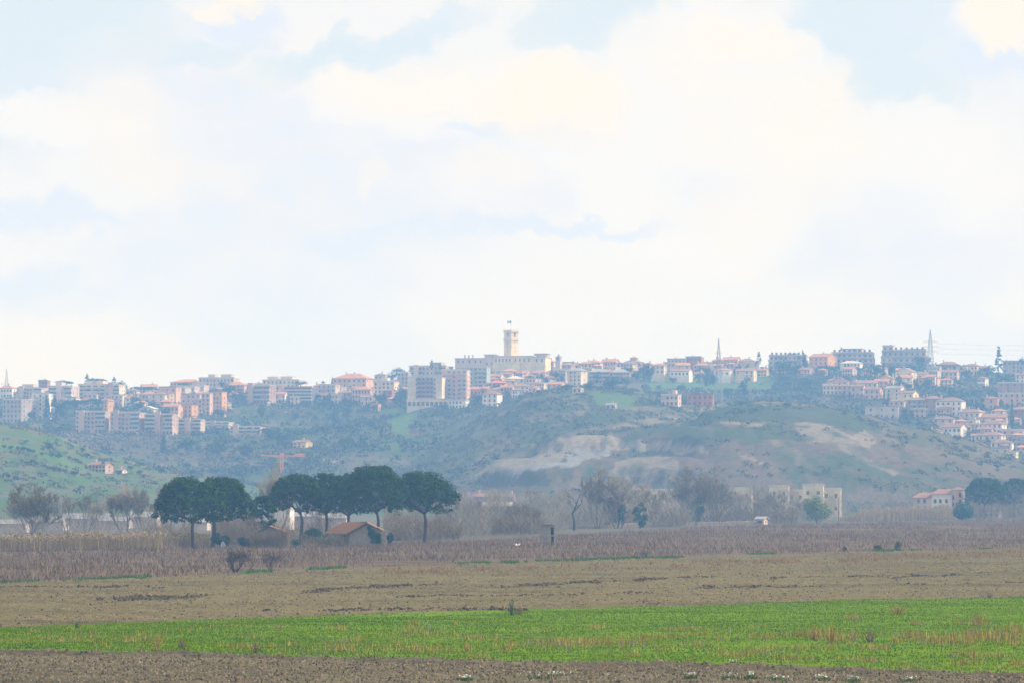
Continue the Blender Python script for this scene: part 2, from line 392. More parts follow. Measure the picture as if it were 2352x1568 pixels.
paint([0], [(440, 1060), (600, 1058), (600, 1082), (440, 1078)], SCRUB * 1.3, .7)
paint([0], [(640, 1078), (790, 1080), (760, 1100), (640, 1096)], MEAD * 1.2, .9, .2)
paint([0], [(740, 1048), (775, 1048), (775, 1062), (740, 1060)], TAN * 1.5, .9, .3)
paint([0], [(1485, 866), (1770, 866), (1775, 894), (1490, 896)], MEAD * 1.25, .95, .15)
paint([0], [(1760, 868), (1900, 870), (1900, 900), (1770, 900)], MEAD * .8, .8, .4)
paint([2], [(1355, 900), (1420, 900), (1475, 915), (1445, 937), (1380, 930)], MEAD * 1.1, .95, .3)
paint([2], [(1320, 932), (1350, 930), (1350, 945), (1320, 945)], TAN, .7)
paint([2, 3], [(1400, 985), (1430, 972), (1560, 940), (1600, 928), (1650, 924), (1665, 935), (1600, 945), (1560, 960), (1440, 988)], TAN, .85)
paint([3], [(1655, 968), (1760, 972), (1758, 980), (1655, 976)], TAN * 1.2, .9, .2)
paint([3], [(1640, 921), (1700, 921), (1850, 921), (1900, 936), (1850, 932), (1700, 926)], TAN, .8, .2)
paint([3], [(1560, 935), (1750, 928), (1880, 934), (2000, 962), (2110, 988), (1990, 990), (1780, 966), (1640, 966)], DARK * 1.1, .95, .3)
paint([3], [(1640, 985), (1800, 985), (1800, 1010), (1640, 1000)], MEAD * .7, .6)
paint([3], [(2010, 965), (2150, 985), (2330, 1050), (2330, 1075), (2150, 1060), (2030, 1010)], np.array((.125, .10, .06)), .7)
paint([3], [(1062, 1112), (1085, 1082), (1150, 1052), (1200, 1030), (1290, 1004), (1380, 996), (1440, 1008), (1530, 1012), (1620, 1028), (1625, 1042), (1450, 1032), (1400, 1038), (1300, 1034), (1290, 1055), (1200, 1078), (1110, 1086), (1080, 1115)], PALE, 1.0, .35)
paint([3], [(1170, 1080), (1250, 1062), (1330, 1056), (1330, 1066), (1250, 1074), (1180, 1090)], np.array((.22, .22, .225)), 1, .2)
paint([3], [(1295, 1032), (1400, 1032), (1400, 1048), (1300, 1062)], np.array((.21, .205, .20)), 1, .2)
paint([3], [(1405, 1060), (1480, 1048), (1548, 1046), (1562, 1075), (1530, 1106), (1450, 1104), (1390, 1100)], PALE * .8, .95, .75)
paint([3], [(1805, 972), (1860, 972), (1910, 976), (1960, 1005), (1975, 985), (1992, 988), (2010, 1010), (1995, 1038), (1930, 1022), (1850, 1012)], PALE * .95, .8, 1.0)
paint([3], [(1900, 1012), (1940, 1018), (2060, 1085), (2050, 1092), (1970, 1055)], PALE * .8, .9, .7)
paint([3], [(1680, 1038), (1700, 1040), (1770, 1066), (1790, 1085), (1760, 1072)], TAN * 1.2, .9, .3)
paint([3], [(1764, 1010), (1800, 1010), (1860, 1060), (1900, 1085), (1870, 1080), (1800, 1040)], TAN * .9, .7, .6)
m_land = bpy.data.materials.new('land'); m_land.use_nodes = True
_t = m_land.node_tree; _b = _t.nodes['Principled BSDF']; _b.inputs['Roughness'].default_value = 1; _b.inputs['Specular IOR Level'].default_value = .05
_a = _t.nodes.new('ShaderNodeAttribute'); _a.attribute_name = 'cover'
_g = _t.nodes.new('ShaderNodeNewGeometry'); _n = _t.nodes.new('ShaderNodeTexNoise'); _n.inputs['Scale'].default_value = .35; _n.inputs['Detail'].default_value = 6; _n.inputs['Roughness'].default_value = .7
_t.links.new(_g.outputs['Position'], _n.inputs['Vector'])
_hsv = _t.nodes.new('ShaderNodeHueSaturation'); _t.links.new(_a.outputs['Color'], _hsv.inputs['Color']); _t.links.new(M('ADD', M('MULTIPLY', _n.outputs[0], 1.9, tree=_t), .05, tree=_t), _hsv.inputs['Value'])
_t.links.new(_hsv.outputs[0], _b.inputs['Base Color'])
_p = _t.nodes.new('ShaderNodeBump'); _p.inputs['Strength'].default_value = 1; _p.inputs['Distance'].default_value = .8; _t.links.new(_n.outputs[0], _p.inputs['Height']); _t.links.new(_p.outputs[0], _b.inputs['Normal'])
def hills():
    i = np.arange((nu - 1) * (ny - 1)); i = i + i // (nu - 1)
    Fc = np.stack([i, i + 1, i + 1 + nu, i + nu], 1); V = np.stack([TX, TY, TZ], -1).reshape(-1, 3)
    ow = own.reshape(-1)[Fc[:, 0]]; CC = COL.reshape(-1, 3)
    for k, nm in ((0, 'town_hill'), (1, 'green_hill'), (2, 'olive_hill'), (3, 'quarry_hill')):
        f = Fc[ow == k]; ids, inv = np.unique(f, return_inverse=True)
        me = raw_mesh(nm, V[ids], inv.reshape(-1, 4), m_land, smooth=True)
        at_ = me.color_attributes.new('cover', 'FLOAT_COLOR', 'POINT')
        at_.data.foreach_set('color', np.ascontiguousarray(np.concatenate([CC[ids], np.ones((len(ids), 1))], 1), np.float32).ravel())
        tag(link(nm, me), kind='structure')
hills()

# ------------------------------------------------------------------ haze: closed box of even air round camera and scene
hb = MB(); hb.box(-900, 900, -90, 3300, -2.3, 150)
m_haze = bpy.data.materials.new('haze'); m_haze.use_nodes = True; _t = m_haze.node_tree; _t.nodes.clear()
_pv = _t.nodes.new('ShaderNodeVolumePrincipled'); _o = _t.nodes.new('ShaderNodeOutputMaterial'); _t.links.new(_pv.outputs[0], _o.inputs['Volume'])
_pv.inputs['Color'].default_value = (.26, .53, 1.0, 1); _pv.inputs['Absorption Color'].default_value = (1, 1, 1, 1)
_pv.inputs['Density'].default_value = 0.00029; _pv.inputs['Anisotropy'].default_value = 0.0
hz_o = link('haze', hb.mesh('haze', m_haze)); tag(hz_o, 'pale blue haze hanging in the air over the plain and hills', kind='stuff')

# ------------------------------------------------------------------ foliage builders
def rand_dirs(n, r):
    v = r.normal(size=(n, 3)); return v / np.linalg.norm(v, axis=1, keepdims=True)
def leaf_quads(P, size, r, nrm=None, jit=.8, aspect=.6):
    """a small quad at each point, facing roughly along nrm"""
    n = len(P); d = rand_dirs(n, r)
    if nrm is not None: d = nrm + jit * d
    d /= np.linalg.norm(d, axis=1, keepdims=True) + 1e-9
    u = np.cross(d, rand_dirs(n, r)); u /= np.linalg.norm(u, axis=1, keepdims=True) + 1e-9
    w = np.cross(d, u); s = (np.broadcast_to(size, n) * r.uniform(.6, 1.3, n))[:, None]
    V = np.stack([P - u * s, P - w * s * aspect, P + u * s, P + w * s * aspect], 1).reshape(-1, 3)
    return V, np.arange(4 * n).reshape(-1, 4)
def blades(P, h, w, r, lean=.35):
    """upright thin triangles rooted at P"""
    n = len(P); a = r.uniform(0, 2 * np.pi, n); h = np.broadcast_to(h, n); w = np.broadcast_to(w, n)
    u = np.stack([np.cos(a), np.sin(a), np.zeros(n)], 1) * (w / 2)[:, None]
    t = P + np.stack([r.normal(0, lean, n) * h, r.normal(0, lean, n) * h, h], 1)
    return np.stack([P - u, P + u, t], 1).reshape(-1, 3), np.arange(3 * n).reshape(-1, 3)
def clump_crown(centers, rad, per, size, r, flat=.8, up=.25, jit=.9):
    """leaves on the shells of many small puffs"""
    n = len(centers); c = np.repeat(centers, per, 0); rr = np.repeat(np.broadcast_to(rad, n), per)
    d = rand_dirs(n * per, r); d[:, 2] += up; d /= np.linalg.norm(d, axis=1, keepdims=True)
    P = c + d * (rr * r.uniform(.65, 1.08, n * per))[:, None] * np.array([1, 1, flat])
    return leaf_quads(P, size, r, d, jit)

m_bark = mat('pine_bark', (.085, .06, .045), .95, .35, 3, bump=.4)
m_barkgrey = mat('grey_bark', (.23, .20, .165), .95, .3, 2)
m_barkdark = mat('dark_bark', (.05, .045, .04), .95, .3, 2)
m_twig = mat('twigs', (.27, .24, .185), .95, .2, .6, island=.3)
m_twigyellow = mat('budding_twigs', (.20, .18, .09), .95, .2, .6, island=.3)
m_twigdark = mat('dark_twigs', (.07, .06, .055), .95, .2, .6, island=.25)
m_pine = mat('pine_needles', (.036, .098, .010), .8, .25, .35, island=.5, col2=(.014, .048, .007), spec=.03)
m_ever = mat('evergreen_leaves', (.03, .075, .035), .8, .3, .6, island=.5, spec=.15)
m_ivy = mat('ivy_leaves', (.02, .10, .04), .7, .3, .8, island=.45, spec=.2)
m_olive = mat('olive_leaves', (.075, .10, .05), .8, .3, .6, island=.4)
m_shrub = mat('grey_shrub', (.17, .16, .10), .9, .3, .6, island=.4)
m_willow = mat('fresh_leaves', (.16, .22, .07), .8, .25, .6, island=.35)
m_cane = mat('dry_cane', (.34, .265, .14), .9, .3, .8, island=.45)
m_canedark = mat('brown_cane', (.21, .16, .09), .9, .3, .8, island=.4)
m_dock = mat('red_brown_weeds', (.225, .145, .078), .95, .3, .10, island=.5, col2=(.145, .108, .065))
m_straw = mat('orange_straw', (.38, .275, .06), .95, .25, .3, island=.45)
m_grass = mat('meadow_grass', (.205, .300, .001), .9, .3, .06, island=.3, col2=(.105, .205, .001), spec=.03)
m_lush = mat('lush_grass', (.07, .16, .02), .85, .3, .4, island=.35)
m_clod = mat('earth_clods', (.155, .122, .070), 1, .3, .4, island=.5, spec=.05)
m_clodgreen = mat('mossy_clods', (.12, .12, .05), 1, .3, .4, island=.4, spec=.05)
m_white_flower = mat('white_flowers', (.75, .75, .62), .8, .1, 3, island=.1)

# ---- umbrella pines (each its own trunk, limbs and crown)
def stone_pine(px, base_row, top_row, bot_row, x0, x1, label, d=None, seed=0, clumps=190, group='umbrella pines beside the old farm buildings', forks=9, fill=1.0, per=64, leaf=.20, name='umbrella_pine', thick=1.0):
    r = np.random.default_rng(100 + seed)
    g = ground(px, base_row) if d is None else at(px, base_row, d)
    dd = g[1]; k = dd / F
    zt = EYE + slope(px, top_row)[1] * dd - g[2]; zb = EYE + slope(px, bot_row)[1] * dd - g[2]
    cx = ((x0 + x1) / 2 - px) * k; Rx = (x1 - x0) / 2 * k * 1.07; Ry = Rx * .9
    root = thing(name, label, 'tree', g, 0, group)
    fork = zb * .86 if zb > 3 else zb
    tb = MB(); bend = r.normal(0, .18, 2)
    tr = [(0, 0, -.4), (bend[0], bend[1] * .5, fork * .35), (bend[0] * 1.6, bend[1], fork * .7), (cx * .12, 0, fork)]
    tb.tube(tr, [.42 * thick, .32 * thick, .27 * thick, .25 * thick], 8)
    link('trunk', tb.mesh('pine_trunk', m_bark), root)
    # clump centres in a low dome
    n = int(clumps * 1.4); q = np.sqrt(r.uniform(0, 1, n)); a = r.uniform(0, 2 * np.pi, n)
    wob = 1 + .10 * np.sin(3 * a + seed) + .07 * np.sin(5 * a + 2 * seed)
    X = q * np.cos(a) * Rx * wob * .93; Y = q * np.sin(a) * Ry * wob * .93
    top = zb + (zt - zb) * (1 - .66 * q ** 2.9); low = zb + (zt - zb) * (.02 + .26 * (1 - q) ** .8 + .05 * np.sin(4 * a + seed))
    f = np.where(r.uniform(0, 1, n) < .66, r.uniform(.80, 1.0, n), r.uniform(.05, .8, n))
    rad = np.clip(r.normal(.15, .026, n), .09, .21) * Rx
    Z = low + (top - low) * f - rad * .75
    cen = np.stack([X + cx, Y, Z], 1)
    V, Fc = clump_crown(cen, rad, per, leaf, r, .85, .35, .45)
    # a few hanging sprays under the skirt
    m = int(14 * fill); aa = r.uniform(0, 2 * np.pi, m); cs = np.stack([cx + np.cos(aa) * Rx * r.uniform(.5, .98, m), np.sin(aa) * Ry * .9, zb + r.uniform(-.9, .3, m)], 1)
    V2, F2 = clump_crown(cs, r.uniform(.35, .75, m), 40, leaf, r, .7, .1)
    link('crown', raw_mesh('pine_crown', np.concatenate([V, V2]), np.concatenate([Fc, F2 + len(V)]), m_pine), root)
    for i in range(forks):
        b = i / forks * 2 * math.pi + r.uniform(-.3, .3); q2 = r.uniform(.45, .9)
        e = np.array([cx + math.cos(b) * Rx * q2, math.sin(b) * Ry * q2, zb + (zt - zb) * (.30 - .16 * q2 + .1)])
        s0 = np.array([cx * .1, 0, fork * r.uniform(.90, 1.0)]); md = s0 * .5 + e * .5; md[2] = s0[2] + (e[2] - s0[2]) * .42
        lb = MB(); lb.tube([s0, md, e], [.17 * thick, .11 * thick, .05], 5); link('limb', lb.mesh('pine_limb', m_bark), root)
    return root
stone_pine(445, 1258, 1092, 1186, 354, 500, 'broad umbrella pine at the left end of the grove with a straight dark trunk', seed=1, clumps=170, fill=1.4)
stone_pine(489, 1256, 1090, 1180, 440, 576, 'umbrella pine with a thick dark trunk standing beside the brown thicket', seed=2, clumps=165, d=688, fill=2.0, thick=1.25)
stone_pine(690, 1247, 1085, 1160, 620, 742, 'flat topped umbrella pine left of the tiled stone barn with a leaning trunk', seed=3, clumps=140)
stone_pine(749, 1246, 1084, 1166, 694, 806, 'umbrella pine with a greyish trunk behind the green brambles', seed=4, clumps=120)
stone_pine(800, 1243, 1083, 1168, 742, 862, 'umbrella pine rising directly behind the left end of the tiled barn roof', seed=5, clumps=120)
stone_pine(866, 1247, 1063, 1160, 786, 930, 'tallest umbrella pine of the grove standing behind the barn gable', seed=6, clumps=190)
stone_pine(976, 1245, 1079, 1164, 886, 1044, 'wide umbrella pine at the right end of the grove with its forked limbs showing', seed=7, clumps=190, forks=13)
stone_pine(604, 1252, 1134, 1204, 572, 634, 'low dark pine with branches almost to the ground above the ruined shed', seed=8, clumps=70, forks=4, d=705)
for k, (px, br, tr, bo, x0, x1, lb) in enumerate([
        (2262, 1190, 1093, 1150, 2214, 2312, 'dark umbrella pine beside the pink house with the round tower'),
        (2330, 1188, 1096, 1150, 2288, 2380, 'dark umbrella pine cut by the right edge, behind the yellowish poplar')]):
    stone_pine(px, br, tr, bo, x0, x1, lb, seed=20 + k, clumps=120, group='far umbrella pines at the right', per=40, leaf=.38)

# ---- bare trees
def bare_tree_meshes(seed, h=10.0, spread=.5, levels=5, stems=1, nch=(3, 4), droop=0.0, twigr=.030):
    r = random.Random(seed); tb = MB(); tw_v = []; 
    cb = MB()
    def grow(p, d, L, rad, lev):
        n = 3; pts = [p]; q = p.copy(); dd = d.copy()
        for i in range(n):
            dd = (dd + Vector((r.gauss(0, .14), r.gauss(0, .14), r.gauss(.05 - droop * (lev > 2), .08)))).normalized(); q = q + dd * (L / n); pts.append(q.copy())
        if lev <= 1: (tb if lev == 0 else cb).tube(pts, [rad, rad * .85, rad * .7, rad * .55], 6)
        elif lev < levels - 1: cb.tube(pts, [rad, rad * .8, rad * .65, rad * .5], 3)
        else:
            u = dd.orthogonal().normalized() * max(rad, twigr); tw_v.append((pts[0] - u, pts[0] + u, pts[-1]))
        if lev >= levels: return
        k = r.randint(*nch) + (1 if lev >= 2 else 0) + (2 if lev == levels - 1 else 0)
        for i in range(k):
            t = r.uniform(.35, 1.0) if i else 1.0
            s = pts[0].lerp(pts[-1], t) if t < 1 else pts[-1]
            ax = Vector((r.gauss(0, 1), r.gauss(0, 1), r.gauss(0, .35))).normalized()
            nd_ = (dd * (1 - spread * r.uniform(.5, 1.1)) + ax * spread * r.uniform(.7, 1.3) + Vector((0, 0, .12))).normalized()
            grow(s, nd_, L * r.uniform(.58, .80), rad * r.uniform(.45, .62), lev + 1)
    for s in range(stems):
        a = 2 * math.pi * s / max(1, stems) + r.uniform(-.4, .4); ln = .0 if stems == 1 else .45
        grow(Vector((math.cos(a) * .2 * (stems > 1), math.sin(a) * .2 * (stems > 1), -.3)), Vector((math.cos(a) * ln, math.sin(a) * ln, 1)).normalized(), h * .30, h * (.018 if stems < 3 else .0115), 0)
    b = len(cb.v)
    for i, t in enumerate(tw_v): cb.v += [tuple(x) for x in t]; cb.f.append((b + 3 * i, b + 3 * i + 1, b + 3 * i + 2)); cb.m.append(1)
    return tb, cb
def norm_protos():
    P = {}
    for key, (seed, kw, bark, twig) in {
            'broad': (1, dict(stems=5, spread=.5, levels=5), m_barkgrey, m_twigyellow),
            'round': (2, dict(stems=3, spread=.46, levels=5, nch=(3, 4)), m_barkgrey, m_twig),
            'tall': (23, dict(stems=3, spread=.42, levels=5, nch=(3, 4)), m_barkgrey, m_twig),
            'wide': (4, dict(stems=5, spread=.50, levels=5, nch=(3, 4)), m_barkgrey, m_twig),
            'dark': (12, dict(stems=1, spread=.45, levels=4, nch=(2, 3)), m_barkdark, m_twigdark),
            'bush': (6, dict(stems=9, spread=.5, levels=4, nch=(2, 3)), m_barkdark, m_twigdark),
            'fine': (9, dict(stems=3, spread=.5, levels=5, nch=(2, 4)), m_twig, m_twig)}.items():
        tb, cb = bare_tree_meshes(seed, 10, **kw)
        allv = np.array(cb.v); zmax = np.percentile(allv[:, 2], 99.5); wx = np.percentile(np.abs(allv[:, 0]), 97)
        P[key] = (tb.mesh('bare_trunk', bark), cb.mesh('bare_crown', [bark, twig]), zmax, wx)
    return P
BP = norm_protos()
def bare_tree(kind, px, base, top, width, label, group='bare winter trees along the field edge', d=None, name='bare_tree', cat='tree', wscale=1.0):
    g = ground(px, base) if d is None else at(px, base, d)
    k = g[1] / F; tm, cm, zm, wx = BP[kind]
    root = thing(name, label, cat, g, random.uniform(0, 6.28), group)
    sz = (base - top) * k / zm; sx = width * k / 2 / wx
    root.scale = (sx, sx, sz)
    link('trunk', tm, root); link('crown', cm, root)
    return root
for t in [
    ('broad', 66, 1233, 1116, 128, 'spreading bare tree with several low forked stems at the far left'),
    ('round', 156, 1231, 1130, 66, 'thin bare tree right of the spreading forked tree'),
    ('round', 198, 1231, 1128, 66, 'slender bare tree halfway between the two tallest left-hand trees'),
    ('fine', 226, 1232, 1146, 50, 'small bare tree in front of the pale sheds on the left'),
    ('tall', 287, 1231, 1113, 84, 'tall full bare tree with a dark trunk rising from the tan reeds'),
    ('round', 328, 1231, 1124, 74, 'bare tree beside a slim dark trunk just left of the first pine'),
    ('tall', 402, 1244, 1098, 80, 'bare tree whose twigs show above the left shoulder of the first pine'),
    ('fine', 368, 1240, 1150, 50, 'low bare tree under the drooping edge of the first pine'),
    ('tall', 634, 1243, 1072, 80, 'tall leafless tree poking up between the two groups of pines'),
    ('fine', 722, 1238, 1160, 40, 'small bare tree seen between the pine trunks left of the barn'),
    ('fine', 775, 1236, 1158, 44, 'small bare tree seen between two pine trunks above the barn roof'),
    ('fine', 915, 1238, 1162, 70, 'bare thicket tree directly right of the stone barn'),
    ('round', 1092, 1227, 1148, 58, 'dark crooked bare tree right of the last pine'),
    ('fine', 1040, 1232, 1150, 70, 'pale grey bare tree behind the trunk of the rightmost grove pine'),
    ('fine', 1140, 1225, 1158, 56, 'pale bare tree in front of the grey industrial shed'),
    ('tall', 1172, 1222, 1150, 60, 'bare tree at the right corner of the grey industrial shed'),
    ('round', 1206, 1222, 1152, 56, 'bare tree left of the little roofed hut'),
    ('fine', 1240, 1218, 1165, 50, 'low bare tree directly behind the little roofed hut'),
    ('dark', 1319, 1217, 1116, 66, 'black branched leafless tree standing alone with upswept arms'),
    ('round', 1372, 1213, 1095, 70, 'grey bare tree just left of the ivy covered bush'),
    ('wide', 1420, 1213, 1080, 128, 'large wide crowned bare tree above the ivy covered bush'),
    ('fine', 1472, 1212, 1106, 60, 'bare tree leaning beside the ivy wrapped stump'),
    ('fine', 1512, 1208, 1126, 60, 'small bare tree between the two large wide crowns'),
    ('wide', 1594, 1206, 1078, 122, 'large dense bare tree with an ivy wrapped trunk'),
    ('wide', 1648, 1205, 1086, 90, 'bare tree touching the right side of the dense ivy trunk tree'),
    ('fine', 1700, 1203, 1122, 60, 'fine bare tree in front of the long cream terrace'),
    ('fine', 1745, 1203, 1128, 64, 'misty bare tree left of the small white hut'),
    ('fine', 1790, 1201, 1136, 70, 'misty bare tree right of the small white hut'),
    ('fine', 1826, 1200, 1146, 50, 'low bare tree against the left side of the green willow'),
    ('round', 1965, 1176, 1112, 66, 'olive tinted bare tree above the left end of the right-hand reeds'),
    ('fine', 2020, 1174, 1110, 70, 'yellowish bare tree above the middle of the right-hand reeds'),
    ('fine', 2075, 1172, 1122, 60, 'bare tree left of the pink house with the round tower'),
    ('fine', 2112, 1186, 1122, 56, 'bare tree in front of the left wing of the tower house'), ('fine', 2156, 1186, 1130, 52, 'bare tree in front of the middle of the tower house'),
    ('fine', 2255, 1190, 1120, 52, 'bare tree beside the round dark bush at the right'),
    ('fine', 2320, 1188, 1112, 44, 'pale yellowish poplar in front of the right-hand pines'),
    ('fine', 2346, 1188, 1126, 40, 'bare tree cut by the right picture edge')]:
    bare_tree(*t)
bare_tree('bush', 541, 1313, 1256, 56, 'leafless dark shrub on the edge of the brown weeds', None, name='bare_shrub', cat='shrub')
bare_tree('bush', 620, 1307, 1264, 30, 'smaller leafless shrub right of the dark shrub by the brown weeds', None, name='bare_shrub', cat='shrub')
bare_tree('bush', 1480, 1281, 1262, 22, 'tiny dry shrub at the middle edge of the weed field', None, name='bare_shrub', cat='shrub')

# ---- leafy bushes
def bush(px, base, top, x0, x1, label, m, name='bush', cat='bush', group=None, d=None, n=40, per=60, leaf=.16, seed=0, stem=True):
    r = np.random.default_rng(300 + seed + int(px))
    g = ground(px, base) if d is None else at(px, base, d)
    k = g[1] / F; H = (base - top) * k; Wd = (x1 - x0) * k / 2; cx = ((x0 + x1) / 2 - px) * k
    root = thing(name, label, cat, g, 0, group)
    dr = rand_dirs(n, r) * (r.uniform(.15, 1, n) ** .4)[:, None]
    cen = np.stack([cx + dr[:, 0] * Wd * .85, dr[:, 1] * Wd * .8, H * .5 + dr[:, 2] * H * .42], 1)
    V, Fc = clump_crown(cen, min(Wd, H) * .30, per, leaf, r, .9, .2)
    V[:, 2] = np.maximum(V[:, 2], -.1)
    link('foliage', raw_mesh('bush_foliage', V, Fc, m), root)
    if stem:
        b = MB()
        for i in range(4): b.tube([(cx + r.uniform(-.2, .2), 0, -.2), (cx + r.uniform(-.5, .5) * Wd, r.uniform(-.3, .3), H * .6)], [.07, .03], 4)
        tag(link('stem', b.mesh('bush_stem', m_barkdark), root), kind='stuff')
    return root
bush(1420, 1212, 1150, 1397, 1442, 'squat dark ivy covered bush under the large bare tree', m_ivy, 'ivy_bush', d=1010)
bush(1465, 1213, 1150, 1452, 1490, 'leaning ivy wrapped stump right of the squat ivy bush', m_ivy, 'ivy_stump', 'stump', d=1005)
bush(1598, 1206, 1138, 1580, 1618, 'tall ivy column climbing the trunk of the dense bare tree', m_ivy, 'ivy_column', 'ivy', d=1085)
bush(1876, 1200, 1138, 1838, 1912, 'soft green willow bush in first leaf', m_willow, 'willow_bush', leaf=.26, n=55)
bush(2210, 1193, 1152, 2184, 2236, 'round dark green bush at the right end of the tan reeds', m_ivy, leaf=.3, n=50)
bush(760, 1250, 1226, 714, 806, 'long low bright green bramble bank in front of the tiled barn', m_ivy, 'bramble_bank', 'brambles', n=60, d=690)
bush(700, 1252, 1238, 668, 692, 'small bright green bramble clump left of the bramble bank', m_ivy, 'bramble_clump', 'brambles', n=24, d=685)
bush(722, 1246, 1212, 690, 745, 'shadowy green bush behind the bramble bank', m_ever, 'bush', n=40, d=705)
bush(510, 1254, 1224, 484, 530, 'dark green bush at the foot of the thick pine trunk', m_ever, n=35, d=684)
bush(560, 1254, 1232, 540, 600, 'green bush in front of the brown thicket', m_ever, n=30, d=682)
bush(895, 1247, 1220, 885, 905, 'dark bush against the right corner of the stone barn', m_ever, n=20, d=715)
bush(1395, 1208, 1196, 1386, 1402, 'small bush in the weeds before the ivy bush', m_olive, n=14, d=1020)
bush(2018, 1264, 1251, 2006, 2030, 'low grey green shrub in the weed field at the right', m_shrub, n=22)
bush(2060, 1262, 1240, 2054, 2072, 'upright grey shrub among the weeds at the right', m_shrub, n=18, leaf=.12)
bush(1940, 1265, 1254, 1934, 1946, 'small upright weed clump right of the grass verge', m_shrub, n=12, leaf=.1)

# brown thickets of fine twigs behind and beside the pines (no one could count their stems)
def twig_mass(name, label, boxes, m, seed, twl=(.8, 2.0), w=.035):
    r = np.random.default_rng(seed); Ps = []
    for (x0, x1, base, top, dep, n) in boxes:
        px = r.uniform(x0, x1, n); g0 = ground((x0 + x1) / 2, base)[1]; d = g0 + r.uniform(0, dep, n)
        a, _ = slope(px, base); H = (base - top) * g0 / F
        hump = .55 + .45 * fbm(px * .045, px * 0 + seed, seed, 3) * 1.5
        z = H * r.uniform(0, 1, n) ** 1.25 * np.clip((hump - .75) * 2.2 + .7, .2, 1.25)
        Ps.append(np.stack([a * d, d, z], 1))
    P = np.concatenate(Ps); V, Fc = blades(P, r.uniform(*twl, len(P)), w, r, .7)
    return tag(link(name, raw_mesh(name, V, Fc, m)), label, kind='stuff')
twig_mass('thicket', 'brown leafless thicket under and beside the pines', [(492, 600, 1254, 1196, 14, 5200), (600, 760, 1246, 1204, 14, 3200), (880, 1010, 1244, 1185, 40, 5200), (330, 445, 1250, 1210, 20, 2600), (574, 668, 1257.5, 1226, 4, 2600), (690, 800, 1257, 1238, 4, 900)], m_canedark, 41)
twig_mass('brushwood', 'grey brown brushwood along the foot of the hills', [(1000, 1130, 1234, 1160, 60, 5200), (1120, 1300, 1222, 1150, 80, 8500), (1290, 1420, 1214, 1150, 80, 4800), (1420, 1600, 1210, 1140, 90, 8000), (1600, 1760, 1204, 1135, 90, 7500), (1760, 1920, 1200, 1142, 90, 5500), (1920, 2110, 1186, 1122, 120, 6500), (2220, 2360, 1190, 1130, 80, 4200), (1040, 1200, 1190, 1138, 60, 9000), (1400, 1600, 1186, 1132, 60, 10000), (1590, 1760, 1186, 1126, 60, 9500), (1750, 1940, 1186, 1132, 60, 8500), (0, 370, 1232, 1180, 60, 4600)], m_twig, 42, (1.0, 2.6), .05)
twig_mass('far_brushwood', 'hazy brown brushwood hiding the foot of the cream buildings', [(1030, 1200, 1186, 1146, 60, 3600), (1390, 1600, 1184, 1138, 60, 5200), (1590, 1770, 1184, 1134, 60, 5200), (1750, 1945, 1184, 1144, 60, 4200), (1940, 2120, 1180, 1136, 60, 3600), (2220, 2370, 1186, 1150, 40, 2600)], m_twig, 43, (1.4, 3.2), .15)
twig_mass('hedge_brush', 'brown hedge brush in clumps along the far edge of the weed field', [(900, 1060, 1240, 1206, 10, 2600), (1060, 1250, 1228, 1188, 14, 4200), (1280, 1460, 1209, 1176, 14, 3400), (1490, 1575, 1209, 1166, 16, 1700), (1575, 1720, 1203.5, 1166, 16, 2800), (1720, 1832, 1203, 1168, 16, 2200), (2040, 2190, 1186, 1138, 20, 2600), (2230, 2370, 1192, 1160, 12, 2400)], m_canedark, 46, (1.0, 2.4), .07)
# reeds
def reeds(name, label, segs, m, seed, w=.06):
    r = np.random.default_rng(seed); Vs, Fs, n0 = [], [], 0
    for (x0, x1, b0, b1, t0, t1, dep, n) in segs:
        t = r.uniform(0, 1, n); px = x0 + (x1 - x0) * t; d = ground(0, b0)[1] * (1 - t) + ground(0, b1)[1] * t + r.uniform(0, dep, n)
        a, _ = slope(px, b0); H = ((b0 - t0) * (1 - t) + (b1 - t1) * t) * d / F * r.uniform(.7, 1.05, n) * (.82 + .36 * fbm(px * .07, px * 0, seed, 3))
        V, Fc = blades(np.stack([a * d, d, np.full(n, -.1)], 1), H, w, r, .10)
        P2 = V.reshape(-1, 3, 3)[:, 2] * np.array([1, 1, .93]); V2, F2 = leaf_quads(P2, .22, r, None, .8, .3)
        Vs += [V]; Fs += [Fc + n0]; n0 += len(V)
        q = np.concatenate([F2[:, [0, 1, 2]], F2[:, [0, 2, 3]]]); Vs += [V2]; Fs += [q + n0]; n0 += len(V2)
    return tag(link(name, raw_mesh(name, np.concatenate(Vs), np.concatenate(Fs), m)), label, kind='stuff')
reeds('reed_bed', 'tan dry reeds in a long bed under the bare trees at the left', [(-40, 372, 1266, 1262, 1228, 1222, 14, 9000), (372, 480, 1258, 1254, 1222, 1224, 10, 1500)], m_cane, 51)
reeds('cane_brake', 'tall tan cane brake at the right end of the plain', [(1930, 1990, 1196, 1195, 1188, 1166, 20, 1400), (1980, 2186, 1197, 1194, 1166, 1160, 24, 6500)], m_cane, 52, .09)
reeds('pale_reeds', 'low pale reeds along the far edge of the weed field', [(1290, 1400, 1214, 1212, 1206, 1203, 8, 1400), (1400, 1740, 1211, 1204, 1201, 1195, 10, 5200), (895, 950, 1240, 1240, 1200, 1204, 8, 700)], mat('pale_reed', (.42, .36, .27), .95, .2, .6, island=.35), 53, .07)

